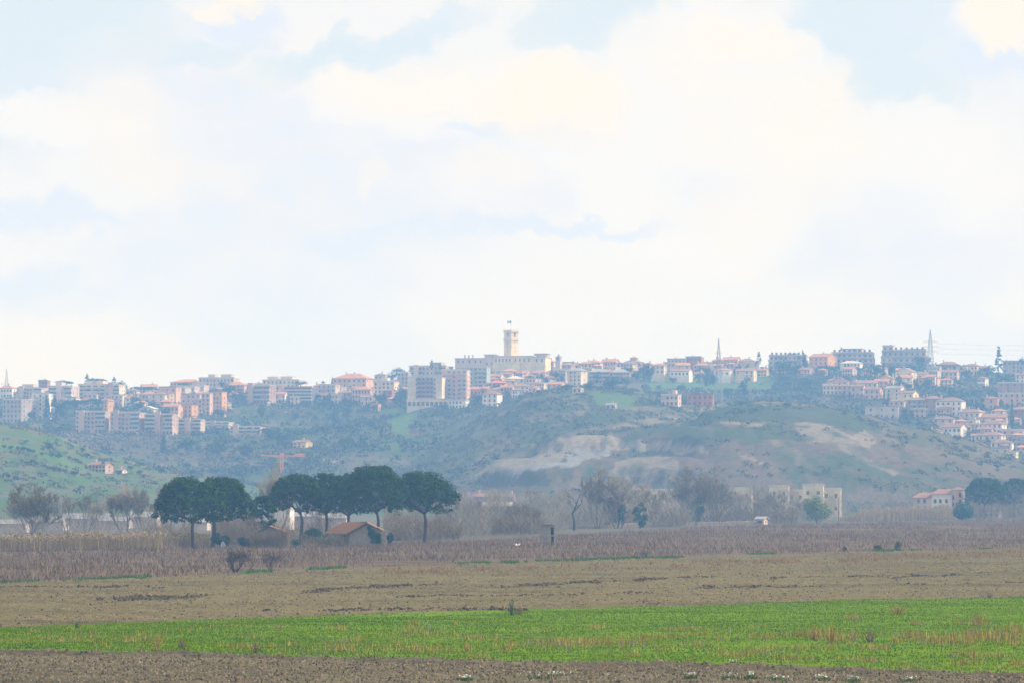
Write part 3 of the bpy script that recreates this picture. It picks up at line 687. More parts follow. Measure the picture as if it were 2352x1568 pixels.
# ---- field cover
def sample(n, a, b, hw, r, pw=1.0, cone=None):
    x = r.uniform(-hw, hw, n); v = r.uniform(0, 1, n) ** pw; ya, yb = a(x), b(x); y = ya + (yb - ya) * v
    if cone: k = np.abs(x) < cone * y; x, y = x[k], y[k]
    return x, y
def clods(name, label, x, y, z, size, m, r):
    n = len(x); base = np.array([(-1, -1, -1), (1, -1, -1), (1, 1, -1), (-1, 1, -1), (-1, -1, 1), (1, -1, 1), (1, 1, 1), (-1, 1, 1)]) * .5
    Vv = base[None] * r.uniform(.6, 1.25, (n, 8, 3)); Vv[:, 4:, :2] *= .65
    a = r.uniform(0, 6.28, n); c, s = np.cos(a)[:, None], np.sin(a)[:, None]
    X = Vv[..., 0] * c - Vv[..., 1] * s; Y = Vv[..., 0] * s + Vv[..., 1] * c
    sz = size[:, None]; Vv = np.stack([x[:, None] + X * sz * 1.2, y[:, None] + Y * sz, z[:, None] + Vv[..., 2] * sz * .8], -1).reshape(-1, 3)
    q = np.array([(4, 5, 6, 7), (0, 1, 5, 4), (1, 2, 6, 5), (2, 3, 7, 6), (3, 0, 4, 7)])
    Fc = (np.arange(n)[:, None, None] * 8 + q[None]).reshape(-1, 4)
    return tag(link(name, raw_mesh(name, Vv, Fc, m)), label, kind='stuff')
r = np.random.default_rng(3)
x, y = sample(20000, lambda q: np.full_like(q, 190.), y1, 45, r, cone=.15)
clods('clods', 'loose grey brown earth clods in the near ploughed strip', x, y, z_near(x, y) + .02, .05 + .14 * r.uniform(0, 1, len(x)) ** 3, m_clod, r)
x, y = sample(64000, y2, y3, 110, r, 1.25, cone=.15)
k = fbm(x * .12, y * .05, 81, 3) > .30; x, y = x[k], y[k]
clods('clods', 'earth clods scattered over the wide fallow field', x, y, z_mid(x, y) + .02, .07 + .10 * r.uniform(0, 1, len(x)) ** 3, m_clod, r)
x, y = sample(5000, y2, y3, 110, r, 1.2, cone=.15)
k = fbm(x * .1, y * .07, 82, 3) > .5; x, y = x[k], y[k]
V, Fc = blades(np.stack([x, y, z_mid(x, y)], 1), r.uniform(.08, .28, len(x)), .16, r, .5)
tag(link('stubble', raw_mesh('stubble', V, Fc, m_clodgreen)), 'sparse olive weeds sprouting over the fallow field', kind='stuff')
x, y = sample(5000, lambda q: np.full_like(q, 190.), y1, 45, r, cone=.15)
V, Fc = blades(np.stack([x, y, z_near(x, y)], 1), r.uniform(.06, .22, len(x)), .10, r, .6)
tag(link('stubble', raw_mesh('stubble', V, Fc, m_clodgreen)), 'short olive weeds sprouting in the near ploughed strip', kind='stuff')
Ls = [((225, 1380), (480, 1372)), ((300, 1376), (420, 1373)), ((700, 1362), (860, 1352)), ((860, 1352), (1010, 1345)), ((1150, 1350), (1420, 1338)), ((1440, 1336), (1650, 1328)), ((0, 1352), (380, 1352)), ((1200, 1398), (600, 1404)), ((1750, 1332), (2100, 1322)), ((2050, 1330), (2352, 1312)), ((900, 1372), (1500, 1366)), ((1600, 1352), (2352, 1340))]
gx, gy = [], []
for i, (p, q) in enumerate(Ls):
    n = 900 if i < 6 else 420; t = r.uniform(0, 1, n); g = ground(p[0] + (q[0] - p[0]) * t, p[1] + (q[1] - p[1]) * t); w_ = fbm(t * 9, t * 0 + i, 88, 3) > .42
    gx.append((g[0] + r.normal(0, .3, n))[w_]); gy.append((g[1] + r.normal(0, 1.6 if i < 6 else .8, n))[w_])
x, y = np.concatenate(gx), np.concatenate(gy)
clods('rough_ridges', 'dark rough clods turned up in broken lines across the fallow field', x, y, z_mid(x, y) + .03, .10 + .22 * r.uniform(0, 1, len(x)) ** 2, mat('dark_earth', (.085, .064, .04), 1, .3, .4, island=.4, spec=.05), r)
mlit = mat('straw_litter', (.28, .235, .14), 1, .2, .5, island=.3)
for (fa, fb, hw_, n_, zf_, lb_) in ((y2, y3, 110, 42000, z_mid, 'pale straw litter lying on the fallow field'), (lambda q: np.full_like(q, 190.), y1, 45, 14000, z_near, 'pale straw litter lying on the near ploughed strip')):
    x, y = sample(n_, fa, fb, hw_, r, 1.15, cone=.15); P = np.stack([x, y, zf_(x, y) + .07], 1); V, Fc = leaf_quads(P, .075 if hw_ > 60 else .05, r, np.array([0, -.5, .8]), .7, .45)
    tag(link('straw_litter', raw_mesh('straw_litter', V, Fc, mlit)), lb_, kind='stuff')
# green crop
x, y = sample(260000, y1, y2, 62, r, cone=.15)
z = z_green(x, y)
V, Fc = blades(np.stack([x, y, z - .02], 1), r.uniform(.05, .15, len(x)), .10, r, .35)
tag(link('grass', raw_mesh('grass', V, Fc, m_grass)), 'vivid green young grass covering the long field', kind='stuff')
# dry stalks standing in the green
def drystalks(name, label, spots, m, seed, w=.06, n0=60):
    r = np.random.default_rng(seed); Vs = []
    for (px, row, wd, hp, n) in spots:
        g = ground(px, row); k = g[1] / F; n = int(n)
        qx = g[0] + r.normal(0, .8, n) * wd * k * .6; qy = g[1] + r.normal(0, .8, n) * max(1.2, wd * k * .5)
        h = hp * k * r.uniform(.35, 1.1, n)
        V, _ = blades(np.stack([qx, qy, np.clip(z_green(qx, qy), -.4, .4) - .02], 1), h, w, r, .10); Vs.append(V)
    V = np.concatenate(Vs)
    return link(name, raw_mesh(name, V, np.arange(len(V)).reshape(-1, 3), m))
rr = np.random.default_rng(12); sp = []
for i in range(150):
    px = rr.uniform(-20, 2370); low = np.interp(px, [0, 700, 1176, 1764, 2352], [1495, 1512, 1524, 1533, 1548]); up = np.interp(px, [0, 1176, 2352], [1443, 1398, 1374])
    row = low - (low - up) * rr.beta(1.6, 2.8) * .95 - 2
    sp.append((px, row, rr.uniform(15, 60), rr.uniform(8, 20), rr.uniform(25, 90) * (.3 + .9 * max(px, 0) / 2352)))
sp += [(x, y, w, h, n) for x, y, w, h, n in [(1360, 1478, 90, 20, 160), (1290, 1480, 80, 18, 110), (1420, 1482, 90, 20, 160), (1500, 1470, 80, 18, 130), (1860, 1468, 60, 24, 120), (1900, 1470, 60, 26, 110), (1930, 1475, 40, 22, 70), (2060, 1408, 40, 16, 80),
       (2250, 1440, 30, 26, 80), (2230, 1475, 120, 24, 260), (2290, 1470, 120, 26, 300), (2340, 1455, 60, 26, 160), (2180, 1488, 60, 16, 120), (560, 1495, 60, 18, 80), (780, 1500, 120, 18, 120), (1010, 1500, 130, 20, 150), (300, 1480, 30, 24, 50)]]
tag(drystalks('dry_stalks', '', sp, m_straw, 13), 'ochre dry stalks standing through the green field', kind='stuff')
sp2 = [(px + rr.normal(0, 25), row + rr.normal(0, 3), w, h * .8, n * .35) for px, row, w, h, n in sp[::2]]
tag(drystalks('dead_stalks', '', sp2, mat('grey_stalks', (.30, .25, .21), .95, .2, 1, island=.4), 14), 'greyish dead stalks standing through the green field', kind='stuff')
# countable taller weeds
def weed_plant(px, row, hp, wd, label, m, n=18, group='tall dry weeds in the green field'):
    g = ground(px, row); k = g[1] / F; r = np.random.default_rng(int(px * 7 + row))
    root = thing('dry_weed', label, 'weed', g, 0, group)
    b = MB()
    for i in range(n):
        a = r.uniform(0, 6.28); l = r.uniform(0, .75) * wd * k; h = hp * k * r.uniform(.35, 1.05)
        b.tube([(l * .2 * math.cos(a), l * .2 * math.sin(a), -.05), (l * .6 * math.cos(a), l * .6 * math.sin(a), h * .6), (l * math.cos(a), l * math.sin(a), h)], [.03, .02, .012], 3)
    tag(link('stem', b.mesh('weed_stem', m), root), kind='stuff')
    P = np.stack([r.normal(0, .3, 90) * wd * k * .5, r.normal(0, .3, 90) * wd * k * .5, hp * k * r.uniform(.2, 1, 90)], 1)
    V, Fc = leaf_quads(P, .05, r, None, 1, .4); tag(link('foliage', raw_mesh('weed_leaf', V, Fc, m), root), kind='stuff')
weed_plant(1175, 1412, 36, 22, 'tallest green brown weed on the top edge of the green field', m_olive)
weed_plant(1195, 1411, 16, 18, 'short brown weed leaning beside the tallest weed', m_canedark, 14)
weed_plant(2272, 1376, 16, 12, 'small red brown weed on the top edge near the right side', m_dock, 14)
weed_plant(176, 1444, 14, 10, 'small dark weed on the top edge near the left side', m_olive, 12)
weed_plant(365, 1500, 44, 34, 'forked dry weed standing low in the green left of the middle', m_straw, 18)
weed_plant(420, 1497, 30, 20, 'bushy brown weed just right of the forked dry weed', m_canedark, 22)
weed_plant(585, 1506, 30, 22, 'brownish weed near the lower edge of the green field', m_dock, 20)
weed_plant(1870, 1475, 40, 28, 'brushy ochre weed in the right half of the green field', m_straw, 34)
weed_plant(1908, 1480, 44, 26, 'taller ochre weed next to the brushy one', m_straw, 32)
weed_plant(1962, 1478, 40, 34, 'bent pale weed fallen to one side', m_cane, 14)
weed_plant(2000, 1480, 34, 26, 'dark ochre weed right of the bent pale weed', m_canedark, 22)
weed_plant(2250, 1440, 36, 26, 'upright straw coloured weed high in the right-hand green', m_straw, 26)
weed_plant(2063, 1412, 26, 40, 'rounded straw tuft below the far edge of the green', m_straw, 34)
weed_plant(1745, 1538, 22, 30, 'pale dead weed on the near ploughed edge', m_cane, 20, None)
weed_plant(1395, 1545, 26, 34, 'pale dead grass tuft in the near ploughed strip', m_cane, 26, None)
# small leafy rosettes with white flowers on the near soil
def flower(px, row, wd, hp, label, flowers=True):
    g = ground(px, row); k = g[1] / F; r = np.random.default_rng(int(px * 3 + row)); g[2] = float(z_near(np.array([g[0]]), np.array([g[1]]))[0])
    root = thing('flowering_plant', label, 'plant', g, 0, 'white flowering plants on the near soil')
    n = 80; P = np.stack([r.normal(0, .32, n) * wd * k, r.normal(0, .25, n) * wd * k, np.zeros(n)], 1)
    V, Fc = blades(P, hp * k * r.uniform(.4, .8, n), .07, r, .35); tag(link('foliage', raw_mesh('leaf', V, Fc, m_lush), root), kind='stuff')
    if flowers:
        n = 26; P = np.stack([r.normal(0, .33, n) * wd * k, r.normal(0, .25, n) * wd * k, hp * k * r.uniform(.6, 1.1, n)], 1)
        V, Fc = leaf_quads(P, .05, r, None, 1, .7); tag(link('blossom', raw_mesh('flower', V, Fc, m_white_flower), root), kind='stuff')
for q in [(1240, 1563, 70, 16, 'broad green clump with white flowers at the bottom middle'), (1290, 1558, 40, 12, 'smaller flower clump right of the broad bottom clump'), (1690, 1531, 30, 12, 'dark green clump on the upper edge of the near soil'),
          (1670, 1562, 30, 14, 'green flowering clump below the clump on the soil edge'), (1724, 1563, 26, 16, 'whitish flowering clump second from the soil edge clump'), (1780, 1566, 40, 12, 'low white flowers near the bottom right of the middle'),
          (1960, 1565, 40, 14, 'dense white flower patch at the bottom right'), (1586, 1563, 24, 14, 'small flowering clump left of the green flowering clump'), (2090, 1566, 30, 12, 'sparse flowers furthest right on the near soil'), (1070, 1566, 26, 12, 'flower clump left of the broad bottom clump'),
          (1890, 1564, 30, 14, 'few white flowers left of the dense white patch')]:
    flower(*q)
# weeds of the far field
x, y = sample(85000, y3, y4, 190, r, .9, cone=.145)
k = fbm(x * .06, y * .03, 91, 3) > .30; x, y = x[k], y[k]
hh = r.uniform(.3, 1.0, len(x)) * (.55 + .8 * fbm(x * .09, y * .04, 92, 3))
V, Fc = blades(np.stack([x, y, z_weed(x, y) - .05], 1), hh, .12, r, .35)
tag(link('dock_weeds', raw_mesh('dock_weeds', V, Fc, m_dock)), 'red brown dry weeds covering the far field', kind='stuff')
x, y = sample(26000, y3, y4, 190, r, 1.1, cone=.145)
k = fbm(x * .05, y * .025, 95, 3) > .5; x, y = x[k], y[k]
V, Fc = blades(np.stack([x, y, z_weed(x, y) - .05], 1), r.uniform(.3, .9, len(x)), .12, r, .35)
tag(link('grey_weeds', raw_mesh('grey_weeds', V, Fc, mat('grey_weed', (.22, .185, .155), .95, .3, .2, island=.4))), 'greyish dead weeds mixed into the far field', kind='stuff')
# verge of grass between fallow field and weeds, orange straw strip before it
xs = r.uniform(-70, 110, 26000); yy = y3(xs) + r.normal(0, 3.2, len(xs)); k = (fbm(xs * .13, xs * 0 + 4, 97, 4) > .60) & (np.abs(xs) < .15 * yy); xs, yy = xs[k], yy[k]
V, Fc = blades(np.stack([xs, yy, roll(xs, yy)], 1), r.uniform(.15, .5, len(xs)), .12, r, .3)
tag(link('verge_grass', raw_mesh('verge_grass', V, Fc, m_lush)), 'dark green grass in patches along the field verge', kind='stuff')
px = r.uniform(880, 2352, 16000); row = np.interp(px, [880, 1176, 1400, 1700, 2000, 2352], [1316, 1310, 1303, 1294, 1284, 1273]) + r.normal(0, 4.2, len(px))
k = (fbm(px * .018, row * .1, 98, 3) > .46); px, row = px[k], row[k]
g = np.array(ground(px, row)); gx, gy = g[0], g[1]
V, Fc = blades(np.stack([gx, gy, z_mid(gx, gy) - .03], 1), r.uniform(.15, .55, len(gx)), .10, r, .3)
tag(link('straw_strip', raw_mesh('straw_strip', V, Fc, mat('straw_strip', (.31, .20, .085), .95, .25, .3, island=.4))), 'orange straw in a broken strip across the fallow field', kind='stuff')

# ------------------------------------------------------------------ buildings
WALL = {k: mat('plaster_' + k, c, .9, .24, .16, bump=.2) for k, c in dict(
    cream=(.62, .51, .38), white=(.70, .64, .58), beige=(.53, .40, .31), pink=(.56, .37, .31), salmon=(.58, .35, .24), ochre=(.60, .44, .22), orange=(.62, .33, .14), rose=(.48, .325, .27),
    grey=(.40, .335, .31), brown=(.36, .235, .18), brick=(.36, .16, .11), lilac=(.55, .43, .40), teal=(.31, .39, .36), concrete=(.50, .415, .36), sand=(.68, .55, .37), dark=(.14, .13, .15), yellow=(.72, .62, .38)).items()}
ROOF = {
    'tile': mat('roof_tile', (.28, .165, .12), .9, .28, .5, bump=.2), 'orange': mat('roof_orange', (.44, .215, .125), .9, .28, .5, bump=.2), 'brown': mat('roof_brown', (.24, .15, .12), .9, .28, .5, bump=.2),
    'grey': mat('roof_grey', (.30, .29, .29), .9, .2, .5), 'pale': mat('roof_pale', (.55, .50, .45), .9, .2, .5), 'red': mat('roof_red', (.52, .14, .09), .9, .28, .5)}
m_glass = mat('window_glass', (.085, .08, .08), .25, .2, 1, spec=.5)
m_shut = mat('shutter', (.12, .10, .075), .7, .3, 1)
m_shutg = mat('green_shutter', (.05, .09, .06), .7, .3, 1)
m_rail = mat('balcony_wall', (.44, .39, .36), .85, .12, .5)
m_steel = mat('galvanised_steel', (.30, .31, .33), .6, .15, 1, metal=.3)
def win_mesh(m):
    b = MB(); b.box(-.5, .5, -.06, .06, -.5, .5); return b.mesh('window', m)
WM = [win_mesh(m_glass), win_mesh(m_shut), win_mesh(m_shutg)]
RB = random.Random(5)
def put_window(root, x, y, z, w, h, rz=0.0, mk=None, name='window'):
    o = link(name, WM[mk if mk is not None else (0 if RB.random() < .7 else RB.choice((1, 2)))], root, (x, y, z), rz, (w, 1, h)); return o
def add_roof(root, kind, w, dp, zt, rh, rm, ch=0):
    b = MB(); e = .45
    if kind == 'hip':
        k = min(w, dp) / 2 * .9; X, Y = w / 2 + e, dp / 2 + e
        b.v = [(-X, -Y, zt), (X, -Y, zt), (X, Y, zt), (-X, Y, zt), (-X, -Y, zt + .18), (X, -Y, zt + .18), (X, Y, zt + .18), (-X, Y, zt + .18)]
        if w >= dp: b.v += [(-X + k + e, 0, zt + rh), (X - k - e, 0, zt + rh)]; fs = [(4, 5, 9, 8), (5, 6, 9), (6, 7, 8, 9), (7, 4, 8)]
        else: b.v += [(0, -Y + k + e, zt + rh), (0, Y - k - e, zt + rh)]; fs = [(4, 5, 8), (5, 6, 9, 8), (6, 7, 9), (7, 4, 8, 9)]
        b.f = [(3, 2, 1, 0), (0, 1, 5, 4), (1, 2, 6, 5), (2, 3, 7, 6), (3, 0, 4, 7)] + fs; b.m = [0] * len(b.f)
    elif kind == 'gable':        # ridge across the picture
        b.f = []; X = w / 2 + e; Y = dp / 2 + e
        for s in (-1, 1):
            n = len(b.v); b.v += [(-X, s * Y, zt), (X, s * Y, zt), (X, 0, zt + rh), (-X, 0, zt + rh), (-X, s * Y, zt + .22), (X, s * Y, zt + .22), (X, 0, zt + rh + .22), (-X, 0, zt + rh + .22)]
            q = [(0, 1, 2, 3), (7, 6, 5, 4), (0, 4, 5, 1), (0, 3, 7, 4), (1, 5, 6, 2)]
            b.f += [tuple(n + i for i in f) for f in q]
        b.m = [0] * len(b.f)
    elif kind == 'front':        # gable end towards the plain
        X = w / 2 + e
        for s in (-1, 1):
            b.prism([(0, zt + rh), (s * X, zt), (s * X, zt + .22), (0, zt + rh + .22)] if s > 0 else [(0, zt + rh + .22), (s * X, zt + .22), (s * X, zt), (0, zt + rh)], -dp / 2 - e, dp / 2 + e)
    else:
        b.box(-w / 2 - .25, w / 2 + .25, -dp / 2 - .25, dp / 2 + .25, zt, zt + .3)
        b.box(-w / 2 - .25, w / 2 + .25, -dp / 2 - .25, -dp / 2 - .03, zt + .3, zt + .8)
    ro = link('roof', b.mesh('roof', rm), root)
    for i in range(ch):
        cx = RB.uniform(-.38, .38) * w; c = MB(); hh = rh * .9 if kind in ('hip', 'gable', 'front') else .3
        c.box(cx - .35, cx + .35, -.35, .35, zt + .2, zt + hh + 1.2); c.box(cx - .45, cx + .45, -.45, .45, zt + hh + 1.2, zt + hh + 1.38)
        link('chimney', c.mesh('chimney', WALL['beige']), ro)
    return ro
def bld(x0, x1, yt, yb, label, wall='cream', roof='flat', rc='tile', fl=3, nc=4, bal=0, rot=-16, cat='house', name='house', ch=1, d=None, ratio=.8, group=None, ww=1.0, wh=1.3, hut=0, side=True, d0=1310):
    pxm = (x0 + x1) / 2
    P = at(pxm, yb, d) if d else hit(pxm, yb, d0)
    k = P[1] / F; tot = (x1 - x0) * k; a = R(rot)
    w = tot / (abs(math.cos(a)) + ratio * abs(math.sin(a))); dp = min(ratio * w, 16) if ratio * w > 7 else max(ratio * w, 5)
    H = (yb - yt) * k; rh = 0 if roof == 'flat' else min(.30 * H, .2 * min(w, dp) + .3) if roof == 'hip' else min(.32 * H, .24 * (dp if roof == 'gable' else w))
    Hw = H - (rh if roof != 'flat' else .8 if bal != 3 else .4)
    root = thing(name, label, cat, (P[0], P[1] + dp * .5, P[2]), a, group)
    b = MB(); b.box(-w / 2, w / 2, -dp / 2, dp / 2, -9, Hw)
    if roof == 'front': b.prism([(-w / 2, Hw), (w / 2, Hw), (0, Hw + rh)], -dp / 2, dp / 2)
    if roof == 'gable':
        for s in (-1, 1): b.poly([(s * w / 2, -dp / 2, Hw), (s * w / 2, dp / 2, Hw), (s * w / 2, 0, Hw + rh)][::s])
    link('wall', b.mesh('house_wall', WALL[wall]), root)
    add_roof(root, roof, w, dp, Hw, rh, ROOF[rc] if roof != 'flat' else ROOF['pale' if rc == 'tile' else rc], ch)
    fh = Hw / fl
    for f in range(fl):
        z = fh * (f + .52)
        for c in range(nc):
            if nc > 2 and RB.random() < .10: continue
            x = (c + .5) / nc * w - w / 2
            put_window(root, x, -dp / 2, z, min(ww, w / nc * .6) * RB.choice((.8, 1, 1, 1.2)), min(wh, fh * .55) * RB.choice((1, 1, 1.25)))
        if side:
            ns = max(1, int(dp / 5)); sx = 1 if rot < 0 else -1
            for c in range(ns):
                if RB.random() < .3: continue
                put_window(root, sx * w / 2, (c + .5) / ns * dp - dp / 2, z, .9, min(wh, fh * .5), math.pi / 2)
        if bal and f > 0:
            segs = [(-.5, .5)] if bal == 1 else [(-.5, -.12), (.16, .5)] if bal == 2 else [(-.35, -.05), (.15, .45)]
            for s0, s1 in segs:
                q = MB(); zz = fh * f; X0, X1 = s0 * w, s1 * w
                q.box(X0, X1, -dp / 2 - 1.3, -dp / 2 - .02, zz - .12, zz + .08)
                q.box(X0, X1, -dp / 2 - 1.3, -dp / 2 - 1.18, zz + .08, zz + .95)
                q.box(X0, X0 + .12, -dp / 2 - 1.18, -dp / 2 - .02, zz + .08, zz + .95); q.box(X1 - .12, X1, -dp / 2 - 1.18, -dp / 2 - .02, zz + .08, zz + .95)
                link('balcony', q.mesh('balcony', m_rail), root)
                if bal in (1, 2):
                    nb_ = max(1, int((X1 - X0) / 4.2))
                    for i_ in range(nb_):
                        if RB.random() < .12: continue
                        put_window(root, X0 + (X1 - X0) * (i_ + .5) / nb_, -dp / 2 - .01, zz + 1.3, (X1 - X0) / nb_ * RB.uniform(.5, .85), RB.choice((1.3, 1.6)), 0)
    if bal in (1, 2) and w > 14:                                # a stair bay standing out of the front
        cx = RB.choice((-.30, -.02, .30)) * w; q = MB(); q.box(cx - 1.6, cx + 1.6, -dp / 2 - 1.7, -dp / 2 - .01, -8, Hw + RB.uniform(.9, 2.2)); link('stair_bay', q.mesh('stair_bay', WALL[RB.choice(('rose', 'beige', wall))]), root)
    for i in range(hut):
        q = MB(); cx = RB.uniform(-.3, .3) * w; hw = RB.uniform(.08, .16) * w; q.box(cx - hw, cx + hw, -dp * .2, dp * .3, Hw + .28, Hw + 2.6); q.box(cx - hw - .2, cx + hw + .2, -dp * .2 - .2, dp * .3 + .2, Hw + 2.6, Hw + 2.8)
        link('roof_hut', q.mesh('roof_hut', WALL[wall]), root)
    return root
FLAT = 'apartment block'
B = bld
G_L, G_C, G_O, G_R, G_P, G_V = 'apartment blocks on the left ridge', 'buildings left of the palace', 'old town houses below the palace', 'houses on the right hand slope', 'buildings at the edge of the plain', 'houses along the ridge right of the palace'
def A(*a, **k): k.setdefault('cat', FLAT); k.setdefault('name', 'apartment_block'); k.setdefault('ch', 0); return bld(*a, **k)
# left ridge
B(-6, 36, 884, 914, 'pale house with a red roof at the far left edge below the pylon', 'white', 'hip', 'orange', 2, 5, group=G_L)
A(38, 110, 888, 922, 'beige apartment block with roof huts behind the grey five storey block', 'beige', 'flat', fl=4, nc=8, bal=2, hut=2, group=G_L)
B(88, 114, 871, 892, 'dark red boxy building sticking up over the beige apartment block', 'brick', 'flat', 'brown', 2, 3, group=G_L)
A(4, 70, 914, 970, 'grey five storey block with a sunlit right edge at the far left', 'grey', 'flat', fl=5, nc=5, rot=-28, group=G_L)
A(72, 122, 902, 962, 'white block with stacked balconies left of the dark cypresses', 'white', 'flat', fl=6, nc=3, bal=3, group=G_L)
A(110, 178, 884, 928, 'grey block with pale loggias directly above the dark cypresses', 'lilac', 'flat', fl=4, nc=8, bal=2, hut=1, group=G_L)
A(178, 284, 880, 918, 'wide cream block with white balcony bands below the ridge pines', 'cream', 'flat', fl=4, nc=9, bal=1, hut=2, rot=-8, group=G_L)
B(146, 182, 910, 930, 'low pale house with a flat roof left of the tiny red roof', 'white', 'flat', 'grey', 2, 4, group=G_L)
B(180, 206, 900, 918, 'tiny house with a bright red roof in front of the white balcony bands', 'salmon', 'gable', 'red', 1, 2, group=G_L)
A(254, 288, 906, 934, 'cream block with short balconies under the right end of the white banded block', 'cream', 'flat', fl=3, nc=3, bal=3, group=G_L)
B(239, 256, 917, 952, 'narrow tall orange house glowing in the sun', 'orange', 'flat', 'orange', 4, 1, rot=-35, group=G_L)
B(296, 320, 903, 922, 'small pale house under the left end of the long ridge pine', 'white', 'gable', 'tile', 2, 3, group=G_L)
B(320, 346, 902, 924, 'small beige house under the right end of the long ridge pine', 'beige', 'hip', 'tile', 2, 3, group=G_L)
B(343, 390, 898, 934, 'plain cream house with a shallow hipped roof and few windows', 'cream', 'hip', 'tile', 3, 2, rot=-22, group=G_L)
A(364, 414, 886, 928, 'terracotta coloured block with a flat roof right of the plain cream house', 'salmon', 'flat', 'orange', fl=3, nc=3, group=G_L)
A(390, 475, 869, 896, 'long orange roofed mansion at the left of the ridge summit', 'salmon', 'hip', 'orange', fl=2, nc=10, bal=1, rot=-10, group=G_L)
A(455, 548, 865, 898, 'long stepped pale building on the ridge summit', 'beige', 'flat', 'pale', fl=3, nc=10, hut=2, rot=-10, group=G_L)
A(514, 572, 875, 914, 'pinkish block with a jutting roof at the right end of the summit', 'pink', 'hip', 'orange', fl=4, nc=5, bal=3, group=G_L)
A(404, 458, 884, 908, 'pale grey block with a dark loggia under the ridge mansion', 'concrete', 'flat', fl=2, nc=6, bal=1, group=G_L)
B(416, 470, 902, 936, 'low rose house with a dark flat roof in the middle of the left town', 'pink', 'flat', 'grey', 3, 4, group=G_L)
B(462, 487, 900, 952, 'tall narrow pink house beside the brown block', 'pink', 'flat', 'tile', 5, 2, group=G_L)
A(482, 520, 896, 948, 'brown block with a glowing orange right side', 'orange', 'flat', 'brown', fl=5, nc=4, rot=-24, group=G_L)
B(376, 398, 900, 932, 'slim beige stair tower with two sunlit edges', 'ochre', 'flat', 'orange', 3, 2, rot=-40, group=G_L)
B(374, 418, 926, 958, 'orange tiled house with a low arched front', 'salmon', 'gable', 'orange', 2, 4, group=G_L)
B(412, 454, 926, 958, 'square orange house with a bright blank right half', 'orange', 'flat', 'orange', 3, 3, rot=-30, group=G_L)
B(318, 362, 932, 952, 'grey gabled house just above the second terraced block', 'lilac', 'front', 'pale', 2, 2, group=G_L)
A(174, 250, 942, 994, 'first terraced block from the left with dark balconies and a brick column', 'rose', 'flat', fl=5, nc=8, bal=2, rot=-8, group='terraced blocks on the lower left slope')
A(253, 331, 944, 998, 'second terraced block from the left with dark balconies', 'rose', 'flat', fl=5, nc=8, bal=2, rot=-10, group='terraced blocks on the lower left slope')
A(332, 406, 948, 998, 'third terraced block from the left below the orange houses', 'rose', 'flat', fl=5, nc=8, bal=2, rot=-10, group='terraced blocks on the lower left slope')
A(404, 468, 960, 996, 'short terraced block right of the third terraced block', 'beige', 'flat', fl=4, nc=8, bal=1, rot=-8, group='terraced blocks on the lower left slope')
A(456, 534, 966, 988, 'low terraced block with three bands under the bare slope', 'beige', 'flat', fl=3, nc=9, bal=1, rot=-8, group='terraced blocks on the lower left slope')
A(528, 606, 977, 1004, 'rightmost low terraced block half hidden by scrub', 'beige', 'flat', fl=3, nc=9, bal=1, rot=-8, group='terraced blocks on the lower left slope')
B(202, 258, 1060, 1084, 'pinkish farmhouse with a tiled roof on the green slope', 'rose', 'gable', 'tile', 2, 5, rot=-25, cat='farmhouse', name='farmhouse')
B(273, 287, 1076, 1086, 'tiny white house right of the pinkish farmhouse', 'white', 'gable', 'tile', 1, 1)
B(672, 718, 1010, 1027, 'low farmhouse with an orange side wall alone in the scrubby valley', 'ochre', 'gable', 'tile', 2, 3, rot=-32, cat='farmhouse', name='farmhouse')
# left of the palace
A(566, 632, 882, 928, 'brown block with a row of dark loggias left of the scaffolded block', 'brown', 'flat', fl=4, nc=7, bal=1, group=G_C)
A(600, 704, 870, 900, 'pale penthouse block rising behind the scaffolded block', 'cream', 'flat', fl=3, nc=9, hut=2, group=G_C)
A(628, 730, 886, 926, 'dark scaffolded block with thin pale bands and a pink roof edge', 'dark', 'flat', 'orange', fl=5, nc=12, bal=1, rot=-12, group=G_C)
A(728, 780, 882, 920, 'beige block with two bays right of the scaffolded block', 'beige', 'flat', fl=4, nc=4, bal=3, group=G_C)
B(762, 860, 856, 900, 'big villa with a wide orange hipped roof on the skyline', 'salmon', 'hip', 'orange', 3, 7, rot=-18, group=G_C, ch=2)
B(776, 814, 895, 924, 'small brown house below the left half of the big orange roof', 'brown', 'hip', 'tile', 3, 3, group=G_C)
B(808, 860, 886, 926, 'pink house with tall dark windows below the big orange roof', 'pink', 'hip', 'orange', 3, 6, wh=2.0, group=G_C)
A(858, 916, 873, 912, 'beige block with irregular bays left of the tall pine mass', 'cream', 'flat', fl=4, nc=5, hut=1, group=G_C)
B(878, 906, 892, 924, 'narrow brick house in front of the beige irregular block', 'brick', 'gable', 'tile', 3, 2, group=G_C)
B(852, 874, 924, 944, 'tiny pink house with an arch at the head of the gully', 'salmon', 'flat', 'orange', 1, 1, ww=3, wh=3, group=G_C)
A(912, 944, 852, 900, 'grey block partly behind the tall pale twin block', 'grey', 'flat', fl=5, nc=3, group=G_C)
A(938, 1042, 838, 872, 'broad beige block with roof terraces behind the tall pale twin block', 'beige', 'flat', fl=3, nc=9, bal=2, hut=2, group=G_C)
A(1014, 1080, 848, 920, 'pink brown block with a dark balcony grid right of the pale twin block', 'pink', 'flat', fl=7, nc=5, bal=3, rot=-10, group=G_C)
A(1046, 1126, 842, 902, 'greenish grey block with stacked balconies below the palace wing', 'teal', 'flat', fl=6, nc=7, bal=3, rot=-8, group=G_C)
